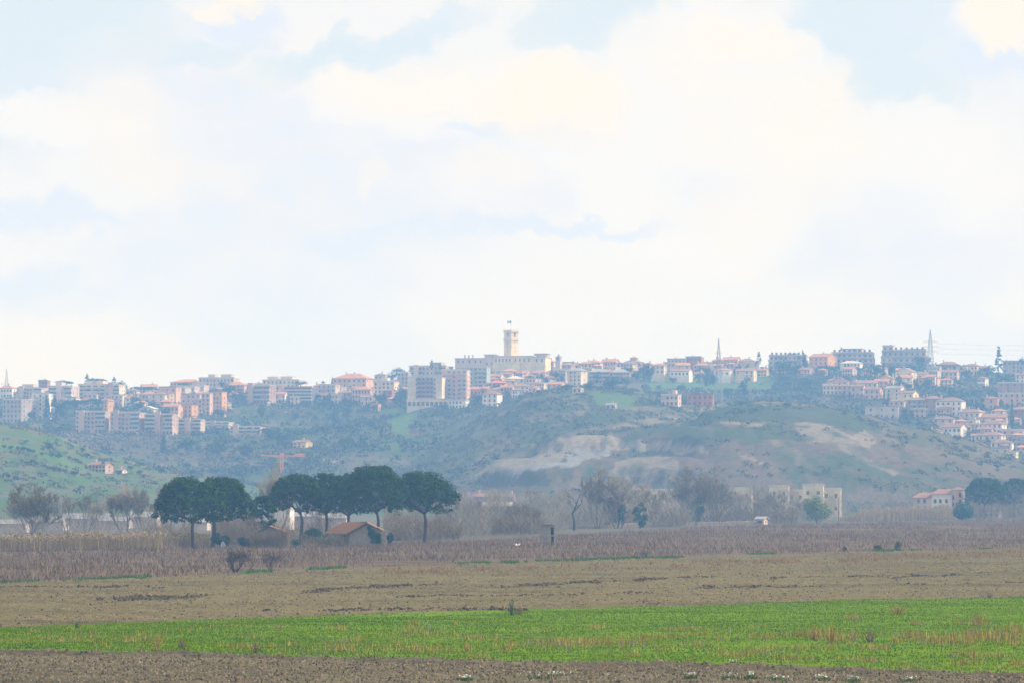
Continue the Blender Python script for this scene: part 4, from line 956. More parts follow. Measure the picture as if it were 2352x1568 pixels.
def twin_block():
    P = hit(979, 936); k = P[1] / F; w = 80 * k; H = 70 * k; dp = 13
    root = thing('apartment_block', 'tall pale twin block with a dark balcony bay in the middle', FLAT, (P[0], P[1] + dp / 2, P[2]), R(-8), G_C)
    b = MB(); b.box(-w / 2, -w * .24, -dp / 2, dp / 2, -6, H); b.box(w * .26, w / 2, -dp / 2, dp / 2, -6, H); link('wall', b.mesh('tower_wall', WALL['cream']), root)
    b = MB(); b.box(-w * .24, w * .26, -dp / 2 + 1.2, dp / 2 - .5, -6, H - 1); link('centre_bay', b.mesh('centre_bay', WALL['brick']), root)
    add_roof(root, 'flat', w, dp, H, 0, ROOF['pale'])
    for f in range(1, 7):
        z = H * f / 7
        q = MB(); q.box(-w * .235, w * .255, -dp / 2 - .3, -dp / 2 + 1.18, z, z + .15); q.box(-w * .235, w * .255, -dp / 2 - .3, -dp / 2 - .18, z + .15, z + .95); link('balcony', q.mesh('balcony', WALL['brown']), root)
        for x in (-.17, -.05, .08, .19): put_window(root, x * w, -dp / 2 + 1.2, z + 1.25, 1.3, 1.9, 0, 0)
        for s in (-1, 1):
            c = MB(); x = -w * .37 if s < 0 else w * .38; c.box(x - w * .115, x + w * .115, -dp / 2 - .06, -dp / 2 + .02, z - .08, z + .08); link('string_course', c.mesh('string_course', WALL['grey']), root)
            put_window(root, -w * .245 + .1 if s < 0 else w * .265 + .6, -dp / 2 - .02, z + 1.2, .9, 1.4, 0, 1)
    # white podium
    for x in np.linspace(-.42, .62, 9): put_window(root, x * w * 1.0, -dp / 2 - 2.6, 2.4, 1.8, 2.4, 0, 0)
    b = MB(); b.box(-w * .5, w * .72, -dp / 2 - 2.55, -dp / 2 - .02, -6, 5.2); b.box(-w * .52, w * .74, -dp / 2 - 2.8, -dp / 2 - .03, 5.2, 5.5); link('podium', b.mesh('podium', WALL['cream']), root)
twin_block()
B(1030, 1078, 916, 938, 'low pale annex at the right foot of the pale twin block', 'white', 'flat', 'pale', 2, 5, group=G_C)
B(1080, 1130, 887, 908, 'row house with three orange roofs left of the white cubic house', 'salmon', 'gable', 'orange', 1, 5, group=G_O)
B(1126, 1178, 887, 908, 'row house with a bright orange roof above the white cubic house', 'cream', 'hip', 'orange', 1, 4, group=G_O)
B(1108, 1154, 897, 934, 'white cubic house with small square windows on the meadow edge', 'white', 'hip', 'tile', 3, 3, rot=-25, group=G_O)
# old town
old = [(1122, 1160, 858, 880, 'cream house with a lit orange roof right of the greenish block', 'cream', 'gable', 'orange'), (1120, 1168, 872, 896, 'pinkish house with a red awning below the lit orange roof', 'pink', 'hip', 'red'),
       (1150, 1192, 846, 866, 'orange roofed house directly under the palace front', 'ochre', 'hip', 'orange'), (1185, 1222, 850, 868, 'cream house with a salmon roof under the palace centre', 'cream', 'gable', 'orange'),
       (1220, 1262, 848, 868, 'grey walled house under the right wing of the palace', 'grey', 'hip', 'orange'), (1256, 1300, 846, 866, 'salmon roofed house left of the beige block with hipped roof', 'pink', 'hip', 'orange'),
       (1160, 1204, 862, 888, 'tall cream house with scattered windows in the old town', 'cream', 'hip', 'pale'), (1200, 1244, 866, 888, 'bluish grey house in the middle of the old town', 'lilac', 'flat', 'grey'),
       (1240, 1286, 862, 882, 'mauve house with a row of four windows in the old town', 'pink', 'hip', 'tile'), (1284, 1302, 850, 884, 'thin dark house squeezed against the beige block', 'grey', 'flat', 'grey'),
       (1176, 1226, 880, 902, 'white house with a dark hipped roof low in the old town', 'white', 'hip', 'brown'), (1222, 1262, 876, 896, 'house with a glinting pale terrace low in the old town', 'cream', 'flat', 'pale'),
       (1256, 1302, 876, 894, 'long pink roofed row at the lower right of the old town', 'salmon', 'gable', 'orange'), (1150, 1182, 884, 908, 'pink roofed house above the olive hill edge', 'pink', 'gable', 'orange'),
       (1172, 1204, 890, 914, 'small white house half hidden by the olive hill', 'white', 'hip', 'brown'), (1202, 1246, 886, 904, 'low house with a long salmon roof on the olive hill edge', 'beige', 'gable', 'orange')]
for i, (x0, x1, a, b, lb, wc, rf, rc) in enumerate(old): B(x0, x1, a, b, lb, wc, rf, rc, 2, 3 + i % 3, rot=(-24, -12, 14, -30)[i % 4], group=G_O, d0=2200)
# palace with tower
def palace():
    P = at(1180, 846, 2560); k = P[1] / F
    root = thing('palace', 'cream palace with a tall square tower crowning the hilltop town', 'palace', P, R(-14))
    c = math.cos(R(14)); X = lambda px: (px - 1180) * k / c; Z = lambda row: (846 - row) * k
    def wing(nm, x0, x1, row, y0, dp, wm, over=.5, rm='pale'):
        b = MB(); b.box(X(x0), X(x1), y0, y0 + dp, -9, Z(row)); o = link(nm, b.mesh(nm, wm), root)
        q = MB(); q.box(X(x0) - over, X(x1) + over, y0 - over, y0 + dp + over, Z(row), Z(row) + .5); link('cornice', q.mesh('cornice', ROOF[rm]), o); return o
    lw = wing('left_wing', 1043, 1115, 822, 2, 14, WALL['lilac']); 
    wing('corner_block', 1112, 1134, 814, 1.2, 13, WALL['lilac'])
    cw = wing('centre_wing', 1134, 1226, 818, 0, 16, WALL['sand'])
    rw = wing('right_wing', 1226, 1252, 820, .8, 15, WALL['sand'])
    q = MB(); q.box(X(1134), X(1196), -3.2, -.02, -9, Z(834)); q.box(X(1134) - .3, X(1196) + .3, -3.5, -.03, Z(834), Z(834) + .4); link('front_terrace', q.mesh('front_terrace', WALL['yellow']), root)
    q = MB(); q.box(X(1222), X(1252), 6, 14, Z(820) + .52, Z(812)); q.box(X(1222) - .3, X(1252) + .4, 5.6, 14.4, Z(812), Z(812) + .4); link('roof_storey', q.mesh('roof_storey', WALL['grey']), root)
    for px in (1062, 1071, 1080):
        b = MB(); b.box(X(px) - .5, X(px) + .5, 6, 7, Z(822) + .5, Z(814)); b.box(X(px) - .65, X(px) + .65, 5.85, 7.15, Z(814), Z(814) + .35); link('chimney', b.mesh('chimney', WALL['beige']), lw)
    for px in (1050, 1062, 1076, 1090, 1102): put_window(root, X(px), 2, Z(829), .9, 1.8, 0, 0)
    for px in (1117, 1128): put_window(root, X(px), 1.2, Z(834), .8, 1.6, 0, 0)
    for px in (1139, 1147, 1155, 1163, 1171, 1184, 1194, 1204, 1215): put_window(root, X(px), 0, Z(826), .9, 2.0, 0, 0)
    for px in (1232, 1244): put_window(root, X(px), .8, Z(827), 1.0, 2.2, 0, 0)
    # tower
    tw = MB(); hs = 33 * k / 1.41 / 2; tx0, tx1 = -hs, hs; ty0, ty1 = -hs, hs; wm = WALL['cream']; zt = Z(757); wm = WALL['sand']; zc = Z(779)
    tw.box(tx0, tx1, ty0, ty1, 0, zc - .6)
    z1, z2, z3 = zc + .6, zc + 1.2, Z(762)          # belfry storey with openings right through
    s = tx1 - tx0; p = s * .36
    for xa in (tx0, tx1 - p):
        for ya in (ty0, ty1 - p): tw.box(xa, xa + p, ya, ya + p, zc + .5, z3)
    for nm, (xa, xb, ya, yb) in {'f': (tx0 + p, tx1 - p, ty0, ty0 + 1), 'b': (tx0 + p, tx1 - p, ty1 - 1, ty1), 'l': (tx0, tx0 + 1, ty0 + p, ty1 - p), 'r': (tx1 - 1, tx1, ty0 + p, ty1 - p)}.items():
        tw.box(xa, xb, ya, yb, zc + .5, zc + 1.6); tw.box(xa, xb, ya, yb, zc + 4.2, z3)
    t = link('tower', tw.mesh('tower', wm), root, (X(1167), 5 + hs, 0), R(-30))
    e = .45
    b = MB(); b.box(tx0 - e, tx1 + e, ty0 - e, ty1 + e, zc - .6, zc + .49); link('cornice', b.mesh('tower_cornice', wm), t)
    b = MB(); b.box(tx0 - e * 1.2, tx1 + e * 1.2, ty0 - e * 1.2, ty1 + e * 1.2, z3 + .01, z3 + .5); b.box(tx0 - .2, tx1 + .2, ty0 - .2, ty1 + .2, z3 + .5, zt); link('crown_parapet', b.mesh('crown_parapet', WALL['sand']), t)
    for row in (786, 796, 805):
        put_window(t, (tx0 + tx1) / 2, ty0, Z(row), .55, .9, 0, 0); put_window(t, tx1, (ty0 + ty1) / 2, Z(row), .55, .9, math.pi / 2, 0)
    f = thing('flag', 'red white and green flag on a thin pole above the tower', 'flag', P, R(-14))
    b = MB(); fx, fy = X(1167), 5 + hs; zf = Z(735)
    b.tube([(fx, fy, zt - .3), (fx, fy, zf)], [.07, .05], 6); link('flagpole', b.mesh('flagpole', m_steel), f)
    for i, cc in enumerate((('green', (.02, .25, .10)), ('white', (.8, .8, .8)), ('red', (.6, .04, .05)))):
        b = MB(); xs = [fx - .06 - i * .85 - j * .2125 for j in range(5)]
        pts = [(x, fy + .12 * math.sin((fx - x) * 3), zf - .05 - .05 * (fx - x)) for x in xs]
        for j in range(4):
            p0, p1 = pts[j], pts[j + 1]
            b.poly([p0, p1, (p1[0], p1[1], p1[2] - 1.7), (p0[0], p0[1], p0[2] - 1.7)])
        tag(link('flag_stripe', b.mesh('flag_stripe', mat('flag_' + cc[0], cc[1], .9, .05)), f), cc[0] + ' stripe of the flag')
palace()
# ridge right of the palace
def bell():
    P = at(1283, 846, 2615); k = P[1] / F; root = thing('bell_tower', 'small square bell tower beside the orange roof right of the palace', 'tower', P, R(-20)); w = 11 * k / 2; h = 27 * k
    b = MB(); b.box(-w, w, -w, w, -8, h); link('wall', b.mesh('bell_wall', WALL['lilac']), root); b = MB(); b.box(-w * 1.2, w * 1.2, -w * 1.2, w * 1.2, h, h + .4); b.box(-w * .3, w * .3, -w * .3, w * .3, h + .4, h + 1.8); link('roof', b.mesh('bell_roof', ROOF['grey']), root)
    for s in (0, 1): put_window(root, 0 if s == 0 else w, -w if s == 0 else 0, h - 1.4, w * .7, 1.5, s * math.pi / 2, 0)
bell()
B(1236, 1280, 824, 850, 'house with a broad salmon roof between the palace and bell tower', 'lilac', 'hip', 'orange', 2, 4, d=2620, group=G_V)
B(1292, 1326, 830, 854, 'low grey flat house right of the bell tower', 'grey', 'flat', 'grey', 2, 4, d=2620, group=G_V)
B(1320, 1352, 833, 856, 'small house with an orange roof corner behind the beige block', 'salmon', 'hip', 'orange', 2, 3, d=2620, group=G_V)
B(1297, 1350, 843, 885, 'big beige block with a hipped roof and a sunlit right side', 'cream', 'hip', 'grey', 4, 4, rot=-28, group=G_V, d0=2200)
A(1352, 1404, 845, 880, 'left half of the long brown balconied block', 'brown', 'hip', 'grey', fl=3, nc=6, bal=1, rot=-6, group=G_V, d0=2200)
A(1400, 1450, 846, 880, 'right half of the long brown balconied block beside the dark trees', 'brown', 'hip', 'grey', fl=3, nc=6, bal=3, rot=-6, group=G_V, d0=2200)
B(1346, 1386, 826, 850, 'orange roofed house above the left half of the brown block', 'cream', 'hip', 'orange', 2, 5, d=2620, group=G_V)
B(1382, 1422, 824, 850, 'pink house with roof chimneys above the brown block', 'pink', 'gable', 'orange', 2, 5, ch=3, d=2630, group=G_V)
B(1416, 1438, 832, 850, 'narrow salmon house left of the turreted villa', 'salmon', 'flat', 'orange', 2, 2, d=2620, group=G_V)
v = B(1434, 1480, 824, 850, 'grey villa with a little orange turret on its roof', 'lilac', 'hip', 'grey', 2, 5, d=2610, group=G_V, ch=0, name='villa', cat='villa')
_k = 2610 / F; q = MB(); q.box(-2.2, 2.2, -2.2, 2.2, 4, 8.2); link('turret', q.mesh('turret', WALL['ochre']), v)
q = MB(); q.v = [(-2.9, -2.9, 8.2), (2.9, -2.9, 8.2), (2.9, 2.9, 8.2), (-2.9, 2.9, 8.2), (0, 0, 9.6)]; q.f = [(3, 2, 1, 0), (0, 1, 4), (1, 2, 4), (2, 3, 4), (3, 0, 4)]; q.m = [0] * 5; link('turret_roof', q.mesh('turret_roof', ROOF['orange']), v)
for x0, x1, a, b, lb, wc, rf, rc, nf, nc in [
        (1496, 1532, 833, 858, 'cream house with a sunlit end wall right of the dark trees', 'cream', 'hip', 'orange', 2, 3), (1524, 1556, 830, 856, 'low cream house left of the long pink building', 'beige', 'flat', 'pale', 2, 3),
        (1533, 1584, 822, 852, 'left part of the long pink building on the skyline', 'pink', 'flat', 'grey', 3, 5), (1576, 1618, 817, 854, 'taller right part of the long pink building with a roof hut', 'brick', 'flat', 'grey', 3, 4),
        (1612, 1640, 830, 856, 'pale house left of the lattice pylon', 'white', 'flat', 'pale', 2, 2), (1636, 1668, 822, 852, 'salmon house right behind the lattice pylon', 'salmon', 'hip', 'orange', 2, 4),
        (1660, 1702, 819, 850, 'pink house with a stepped roof right of the pylon', 'pink', 'gable', 'orange', 2, 4), (1694, 1740, 822, 852, 'wide mauve house left of the ridge conifer', 'lilac', 'hip', 'tile', 2, 5),
        (1540, 1592, 846, 864, 'low white house half hidden by shrubs below the pink building', 'white', 'gable', 'tile', 1, 5), (1640, 1684, 844, 864, 'small white house with a tiny orange roof at the pylon foot', 'white', 'hip', 'orange', 1, 3),
        (1690, 1740, 845, 866, 'pale house among dark trees at the top of the meadow', 'cream', 'gable', 'tile', 2, 4)]:
    B(x0, x1, a, b, lb, wc, rf, rc, nf, nc, d=2625 if b < 858 else 2500, group=G_V)
# single buildings on the middle slopes
B(1392, 1418, 925, 938, 'tiny grey shed on the bright grass of the olive hill', 'grey', 'gable', 'grey', 1, 2, cat='shed', name='shed', d0=1900)
B(1316, 1340, 888, 901, 'pair of pale sheds near the crest of the olive hill', 'beige', 'flat', 'pale', 1, 2, cat='shed', name='shed', d0=1900)
B(1519, 1566, 903, 932, 'whitish farm building with a flat roof and aerial below the meadow', 'lilac', 'flat', 'pale', 2, 4, hut=1, cat='farm building', name='farm_building', d0=1900)
B(1578, 1642, 902, 932, 'long red brick farm building below the pylon', 'brick', 'flat', 'brown', 2, 5, rot=-6, cat='farm building', name='farm_building', d0=1900)
# stepped blocks on the right skyline
def stepped(x0, x1, yt, yb, label, d, seed):
    r = random.Random(seed); P = at((x0 + x1) / 2, yb, d); k = d / F; w = (x1 - x0) * k; H = (yb - yt) * k; dp = 12; fl = 4; fh = H / fl
    root = thing('stepped_block', label, FLAT, (P[0], P[1] + dp / 2, P[2]), R(-10), 'stepped terrace blocks on the right skyline')
    for f in range(fl):
        wid = w * (1 - .035 * f) * (.97 if f else .92); nb = 4; b = MB()
        for i in range(nb):                       # bays at uneven depth and height
            xa = -wid / 2 + wid * i / nb; xb = xa + wid / nb - (.02 if i < nb - 1 else 0); off = r.uniform(-1.4, 1.2)
            top = fh * (f + 1) - .1 if f < fl - 1 else fh * (f + 1) - r.choice((0, .5, 1.6, 2.4, 2.9))
            b.box(xa, xb, -dp / 2 + off, dp / 2 - 1, fh * f - (8 if f == 0 else 0), top)
            for c in range(2): put_window(root, xa + (xb - xa) * (c + .5) / 2, -dp / 2 + off, fh * (f + .5), 1.4, 1.7, 0, 0)
            q = MB(); e = r.uniform(.5, 1.6); q.box(xa - e * .4, xb + e * .4, -dp / 2 + off - 1.5, -dp / 2 + off - .02, fh * f + .0, fh * f + .2); q.box(xa - e * .4, xb + e * .4, -dp / 2 + off - 1.5, -dp / 2 + off - 1.38, fh * f + .2, fh * f + .95)
            link('balcony', q.mesh('balcony', m_rail), root)
            q = MB(); q.box(xa - .5, xb + .3, -dp / 2 + off - .6, dp / 2 - .6, top + .002, top + .28); link('roof' if f == fl - 1 else 'terrace', q.mesh('roof_slab', ROOF['grey']), root)
        link('wall', b.mesh('storey_wall', WALL['lilac' if f % 2 else 'concrete']), root)
    for i in range(1):
        q = MB(); x = r.uniform(-.4, .4) * w; q.box(x - .5, x + .5, 0, 1, H - 1.6, H + 1.0); link('chimney', q.mesh('chimney', WALL['grey']), root)
stepped(1766, 1860, 806, 850, 'left stepped grey terrace block on the right skyline', 2630, 1)
stepped(1908, 2014, 799, 846, 'middle stepped grey terrace block above the white villa', 2630, 2)
stepped(2024, 2136, 793, 846, 'tallest stepped terrace block directly left of the big pylon', 2630, 3)
B(1860, 1926, 811, 838, 'red house with a blazing sunlit orange flank between stepped blocks', 'orange', 'gable', 'orange', 2, 4, rot=-38, d=2620, group=G_R)
for t in [
        (1930, 1984, 827, 850, 'white villa with a row of small windows below the middle stepped block', 'white', 'hip', 'pale', 2, 6, -16), (2057, 2108, 844, 875, 'pale yellow gabled house below the big pylon', 'yellow', 'front', 'tile', 2, 3, -28),
        (2098, 2136, 852, 872, 'low pinkish house right of the yellow gabled house', 'white', 'hip', 'tile', 1, 3, -20), (2128, 2164, 840, 864, 'flat beige house at the foot of the big pylon', 'beige', 'flat', 'pale', 2, 4, -14),
        (2154, 2208, 829, 856, 'long brown roofed house on the skyline right of the pylon', 'brown', 'hip', 'brown', 2, 6, -10), (2160, 2206, 848, 872, 'beige house with parked terraces under the brown roof', 'beige', 'gable', 'tile', 2, 4, -16),
        (2110, 2162, 861, 883, 'low brown roofed bungalow with an arched shed', 'salmon', 'hip', 'tile', 1, 4, -18), (2196, 2224, 838, 868, 'narrow bluish white house with a blank wall', 'lilac', 'flat', 'grey', 3, 1, -12),
        (2214, 2254, 834, 860, 'cream house with dark windows left of the tall conifer', 'yellow', 'hip', 'tile', 2, 4, -24), (2304, 2346, 827, 864, 'grey long block right of the tall conifer', 'grey', 'flat', 'grey', 4, 4, -6),
        (2340, 2385, 836, 872, 'dark block cut by the right picture edge near the skyline', 'grey', 'flat', 'grey', 3, 4, -8),
        (1890, 1928, 880, 905, 'cream terrace house at the left end of the pink row', 'cream', 'gable', 'tile', 2, 4, -10), (1910, 1952, 866, 898, 'pink house with a rounded gable behind the pink row', 'pink', 'front', 'tile', 2, 3, -14),
        (1924, 1962, 880, 906, 'second house of the pink row with a balcony', 'pink', 'hip', 'tile', 2, 3, -14), (1956, 1990, 882, 912, 'bright pink house in the middle of the pink row', 'pink', 'gable', 'tile', 2, 3, -20),
        (1960, 2020, 872, 896, 'long mauve roofed house behind the middle of the pink row', 'lilac', 'gable', 'tile', 2, 5, -8), (1986, 2030, 888, 915, 'salmon pink house at the right end of the pink row', 'pink', 'gable', 'tile', 2, 3, -24),
        (2014, 2062, 861, 888, 'ochre house with an orange gable above the pink row', 'ochre', 'front', 'tile', 2, 3, -26),
        (2034, 2082, 885, 919, 'cream house with solar panels along its ridge', 'cream', 'gable', 'grey', 3, 2, -30), (2062, 2112, 896, 926, 'pale yellow house with a sunlit side wall', 'yellow', 'gable', 'tile', 2, 3, -32),
        (2042, 2082, 915, 940, 'beige house just below the solar panel house', 'beige', 'hip', 'tile', 2, 3, -14), (2084, 2132, 911, 950, 'left brown block with white balcony rails', 'brown', 'hip', 'brown', 3, 4, -8),
        (2124, 2168, 908, 950, 'right brown block with a rusty roof storey', 'brown', 'hip', 'tile', 3, 4, -8), (2150, 2222, 911, 955, 'large white three storey house with a tiled hipped roof', 'white', 'hip', 'brown', 3, 5, -20),
        (1988, 2076, 930, 962, 'concrete terraced building with wide dark openings', 'concrete', 'flat', 'grey', 2, 3, -14),
        (2204, 2264, 938, 972, 'cream house with a balcony below the large white house', 'cream', 'hip', 'tile', 2, 4, -26), (2244, 2320, 949, 978, 'long beige house left of the tall cypress', 'beige', 'gable', 'tile', 2, 6, -10),
        (2142, 2198, 954, 980, 'lilac grey house on the left of the lower cluster', 'lilac', 'hip', 'brown', 2, 3, -14), (2136, 2166, 984, 1010, 'little cream gabled house on the knoll edge', 'cream', 'front', 'tile', 2, 1, -20),
        (2160, 2224, 972, 1008, 'white house with roof pipes beside the little cream gable', 'white', 'gable', 'tile', 2, 5, -30), (2220, 2252, 970, 994, 'beige house right of the white house with roof pipes', 'beige', 'flat', 'pale', 2, 3, -10),
        (2248, 2316, 964, 994, 'white long house with five small windows', 'white', 'hip', 'brown', 2, 5, -24), (2248, 2314, 990, 1020, 'cream house with an arched porch in the lower cluster', 'cream', 'hip', 'tile', 2, 4, -24),
        (2300, 2358, 984, 1012, 'pale house with a flat terrace at the right edge', 'lilac', 'flat', 'pale', 2, 3, -12), (2224, 2272, 1014, 1046, 'brick red gabled house with one white window', 'brick', 'front', 'orange', 2, 1, -8),
        (2276, 2332, 1008, 1038, 'pale house with a brown roof above the brick red gable', 'white', 'hip', 'brown', 2, 4, -14), (2268, 2318, 1026, 1054, 'ruinous grey house right of the brick red gable', 'concrete', 'flat', 'grey', 2, 5, -8),
        (2314, 2340, 1034, 1064, 'small cream block at the foot of the lower cluster', 'yellow', 'flat', 'pale', 2, 1, -20), (2324, 2372, 1003, 1036, 'block with white balcony rails cut by the right edge', 'grey', 'flat', 'grey', 3, 4, -8),
        (2262, 2298, 909, 940, 'blank salmon house above the cypress row', 'salmon', 'hip', 'tile', 2, 1, -18), (2292, 2360, 876, 904, 'brown flat block with a pale roof line at the right edge', 'brown', 'flat', 'pale', 3, 4, -8),
        (2294, 2362, 900, 934, 'rosy house with a white cornice at the right edge', 'pink', 'flat', 'pale', 3, 5, -10), (2326, 2376, 932, 964, 'brick coloured house behind the tall cypress', 'brick', 'hip', 'tile', 2, 3, -10)]:
    x0, x1, a, b, lb, wc, rf, rc, nf, nc, ro = t
    B(x0, x1, a, b, lb, wc, rf, rc, nf, nc, rot=ro, group=G_R, bal=3 if ('rails' in lb or 'balcony' in lb) else 0, d0=1900, ratio=.7)
# buildings standing at the far edge of the plain
for t in [(1424, 1498, 1121, 1183, 'left cream flat roofed building behind the large wide bare tree', 'yellow', 1440, 3, 6), (1494, 1564, 1122, 1183, 'second cream flat roofed building right of the ivy stump', 'yellow', 1450, 3, 6),
          (1600, 1662, 1114, 1182, 'third cream flat roofed building behind the dense bare tree', 'yellow', 1450, 3, 5), (1656, 1730, 1118, 1182, 'long cream terrace behind the fine bare trees', 'yellow', 1460, 3, 7),
          (1768, 1814, 1113, 1182, 'cream building with two dark upper windows', 'yellow', 1450, 4, 2), (1810, 1850, 1123, 1182, 'low cream link between two taller cream buildings', 'cream', 1455, 3, 3),
          (1845, 1894, 1110, 1182, 'tallest cream building with a slanted roof edge above the willow', 'yellow', 1440, 4, 2), (1888, 1934, 1119, 1182, 'cream building with a pinkish right end beside the post', 'yellow', 1450, 4, 4)]:
    B(t[0], t[1], t[2], t[3], t[4], t[5], 'flat', 'pale', 2, max(2, t[8] // 2), rot=-7, ratio=.35, d=t[6], group='cream flat roofed buildings behind the tree line', ch=0)
B(1740, 1762, 1187, 1204, 'small pale hut between the misty bare trees', 'concrete', 'gable', 'grey', 1, 1, ch=0, d=1120, cat='hut', name='hut', group=None)
B(2238, 2306, 1170, 1188, 'low pale shed behind the round dark bush', 'concrete', 'flat', 'grey', 1, 5, d=1380, cat='shed', name='shed')
for x0, x1, a, wc, lb in [(1056, 1092, 1136, 'rose', 'pinkish house at the left of the far village row'), (1088, 1124, 1133, 'brick', 'brick coloured house second in the far village row'), (1120, 1156, 1131, 'beige', 'dull beige house third in the far village row'), (1152, 1184, 1134, 'pink', 'pink house at the right of the far village row')]:
    B(x0, x1, a, 1182, lb, wc, 'gable', 'tile', 4, 4, d=1440, group='far village row right of the pines')
def industrial():
    P = at(1142, 1190, 1210); k = P[1] / F; w = 70 * k; H = 38 * k; root = thing('industrial_shed', 'grey and white industrial shed with vertical ribs right of the pines', 'shed', P, R(-8))
    b = MB(); b.box(-w / 2, w / 2, 0, 14, -1, H * .55); link('wall', b.mesh('shed_wall', WALL['white']), root)
    b = MB(); b.box(-w / 2 - .3, w / 2 + .3, -.6, 14.3, H * .55, H * .80); link('fascia', b.mesh('shed_fascia', WALL['grey']), root)
    b = MB(); b.box(-w / 2, w * .35, .5, 13, H * .802, H); link('roof', b.mesh('shed_roof', WALL['white']), root)
    for i in range(16):
        x = -w / 2 + w * (i + .5) / 16; q = MB(); q.box(x - .12, x + .12, -.12, -.005, -1, H * .548); link('rib', q.mesh('shed_rib', WALL['grey']), root)
industrial()
B(634, 672, 1160, 1214, 'white building glimpsed between the two groups of pines', 'white', 'flat', 'pale', 1, 0, rot=-10, d=980, ch=0, cat='building', name='building', side=False)
for x0, x1, a, b, d, lb in [(-34, 64, 1190, 1226, 880, 'white greenhouse shed at the far left behind the forked tree'), (60, 152, 1184, 1222, 920, 'white long shed behind the thin bare trees'), (140, 250, 1176, 1218, 980, 'pale shed with a grey roof left of the tall bare tree'),
                            (228, 300, 1184, 1217, 960, 'low white shed right behind the tall bare tree'), (296, 366, 1172, 1214, 1000, 'pale shed reaching to the first pine'), (436, 480, 1186, 1222, 930, 'white shed glowing between the two trunks of the left pines'),
                            (676, 736, 1172, 1216, 960, 'pale wall seen between the pine trunks left of the barn'), (740, 800, 1176, 1216, 960, 'pale shed seen above the barn roof between pine trunks')]:
    B(x0, x1, a + 4, b, lb, 'concrete', 'gable', 'grey', 1, 0, rot=-6, d=d + 40, ch=0, cat='shed', name='shed', group='pale sheds behind the left tree line', ww=2.2, wh=1.2, side=False)
def tower_house():
    P = at(2150, 1180, 1360); k = P[1] / F; root = thing('tower_house', 'pink house with a round tower at its right end', 'house', P, R(-10))
    Z = lambda row: (1180 - row) * k; X = lambda px: (px - 2150) * k
    for nm, x0, x1, row, wm in (('wall', 2098, 2140, 1142, 'lilac'), ('wall', 2140, 2186, 1134, 'white')):
        b = MB(); b.box(X(x0), X(x1) - .02, 0, 9, -1, Z(row)); link(nm, b.mesh('house_wall', WALL[wm]), root)
        q = MB(); e = .5
        for s in (-1, 1): q.prism([(X(x0) - e, Z(row)), (X(x1) - .1, Z(row)), (X(x1) - .1, Z(row) + .25), (X(x0) - e, Z(row) + .25)], -.5, 9.5)
        q = MB(); q.v = [(X(x0) - e, -e, Z(row)), (X(x1), -e, Z(row)), (X(x1), 9 + e, Z(row)), (X(x0) - e, 9 + e, Z(row)), (X(x0) + 2, 4.5, Z(row) + 1.8), (X(x1), 4.5, Z(row) + 1.8)]
        q.f = [(0, 1, 5, 4), (1, 2, 5), (2, 3, 4, 5), (3, 0, 4), (3, 2, 1, 0)]; q.m = [0] * 5; link('roof', q.mesh('house_roof', ROOF['tile']), root)
    b = MB(); R0 = X(2214) - X(2199); b.tube([(X(2199), 2, -1), (X(2199), 2, Z(1124))], R0, 20); link('tower', b.mesh('round_tower', WALL['pink']), root)
    b = MB(); b.tube([(X(2199), 2, Z(1124)), (X(2199), 2, Z(1117))], [R0 * 1.12, .1], 20); link('tower_roof', b.mesh('tower_roof', ROOF['tile']), root)
    for px in (2110, 2124, 2148, 2160, 2174):
        for row in (1150, 1166): put_window(root, X(px), 0, Z(row), .9, 1.4, 0, 0)
    for row in (1136, 1152): put_window(root, X(2205), 2 - R0 * .93, Z(row), .8, 1.5, R(22), 0); put_window(root, X(2190), 2 - R0 * .8, Z(row + 6), .7, 1.3, R(-38), 0)
tower_house()

# houses packed in between: the town is one close band
LM = [(20, 'the far left red roof'), (98, 'the dark red boxy building'), (230, 'the wide banded block'), (330, 'the long flat pine'), (432, 'the ridge mansion'), (500, 'the ridge summit building'), (543, 'the jutting roof block'), (600, 'the brown loggia block'), (680, 'the scaffolded block'), (754, 'the two bay beige block'),
      (815, 'the big orange hipped roof'), (890, 'the irregular beige block'), (925, 'the tall pine mass'), (979, 'the pale twin block'), (1047, 'the balcony grid block'), (1090, 'the greenish block'), (1190, 'the palace'), (1283, 'the bell tower'), (1323, 'the beige hipped block'), (1400, 'the long brown block'), (1457, 'the turreted villa'),
      (1515, 'the sunlit cream house'), (1575, 'the long pink skyline building'), (1651, 'the slender pylon'), (1743, 'the skyline conifer'), (1812, 'the left stepped block'), (1893, 'the blazing orange house'), (1960, 'the middle stepped block'), (2080, 'the tallest stepped block'), (2137, 'the tall pylon'), (2180, 'the brown roofed house'), (2234, 'the conifer side house'), (2294, 'the tall right conifer'),
      ]
used = set(); WN = dict(cream='cream', beige='beige', pink='pink', salmon='salmon', white='white', lilac='mauve grey', ochre='ochre', rose='rosy')
def filler(x0, x1, yt, yb, wc, rf, rc, fl, nc, **k):
    xm = (x0 + x1) / 2; L = sorted(LM, key=lambda q: abs(q[0] - xm)); n = L[0]
    side = 'left of' if xm < n[0] - 8 else 'right of' if xm > n[0] + 8 else 'close by'
    if yb > 905 and 'left' == side[:4]: side = 'below left of'
    elif yb > 905: side = 'below ' if side == 'close by' else 'below right of'
    for sz in ('', 'small ', 'little ', 'plain ', 'narrow '):
        lb = '%s%s house with %s roof %s %s' % (sz, WN[wc], {'flat': 'a flat', 'hip': 'a hipped', 'gable': 'a pitched'}[rf] + (' orange' if rc == 'orange' else ''), side.strip(), n[1])
        if lb not in used and len(lb.split()) <= 16: break
    lb = lb.replace('a pitched orange roof', 'orange gables') if len(lb.split()) > 16 else lb
    used.add(lb); B(x0, x1, yt, yb, lb, wc, rf, rc, fl, nc, group='houses packed into the town band', **k)
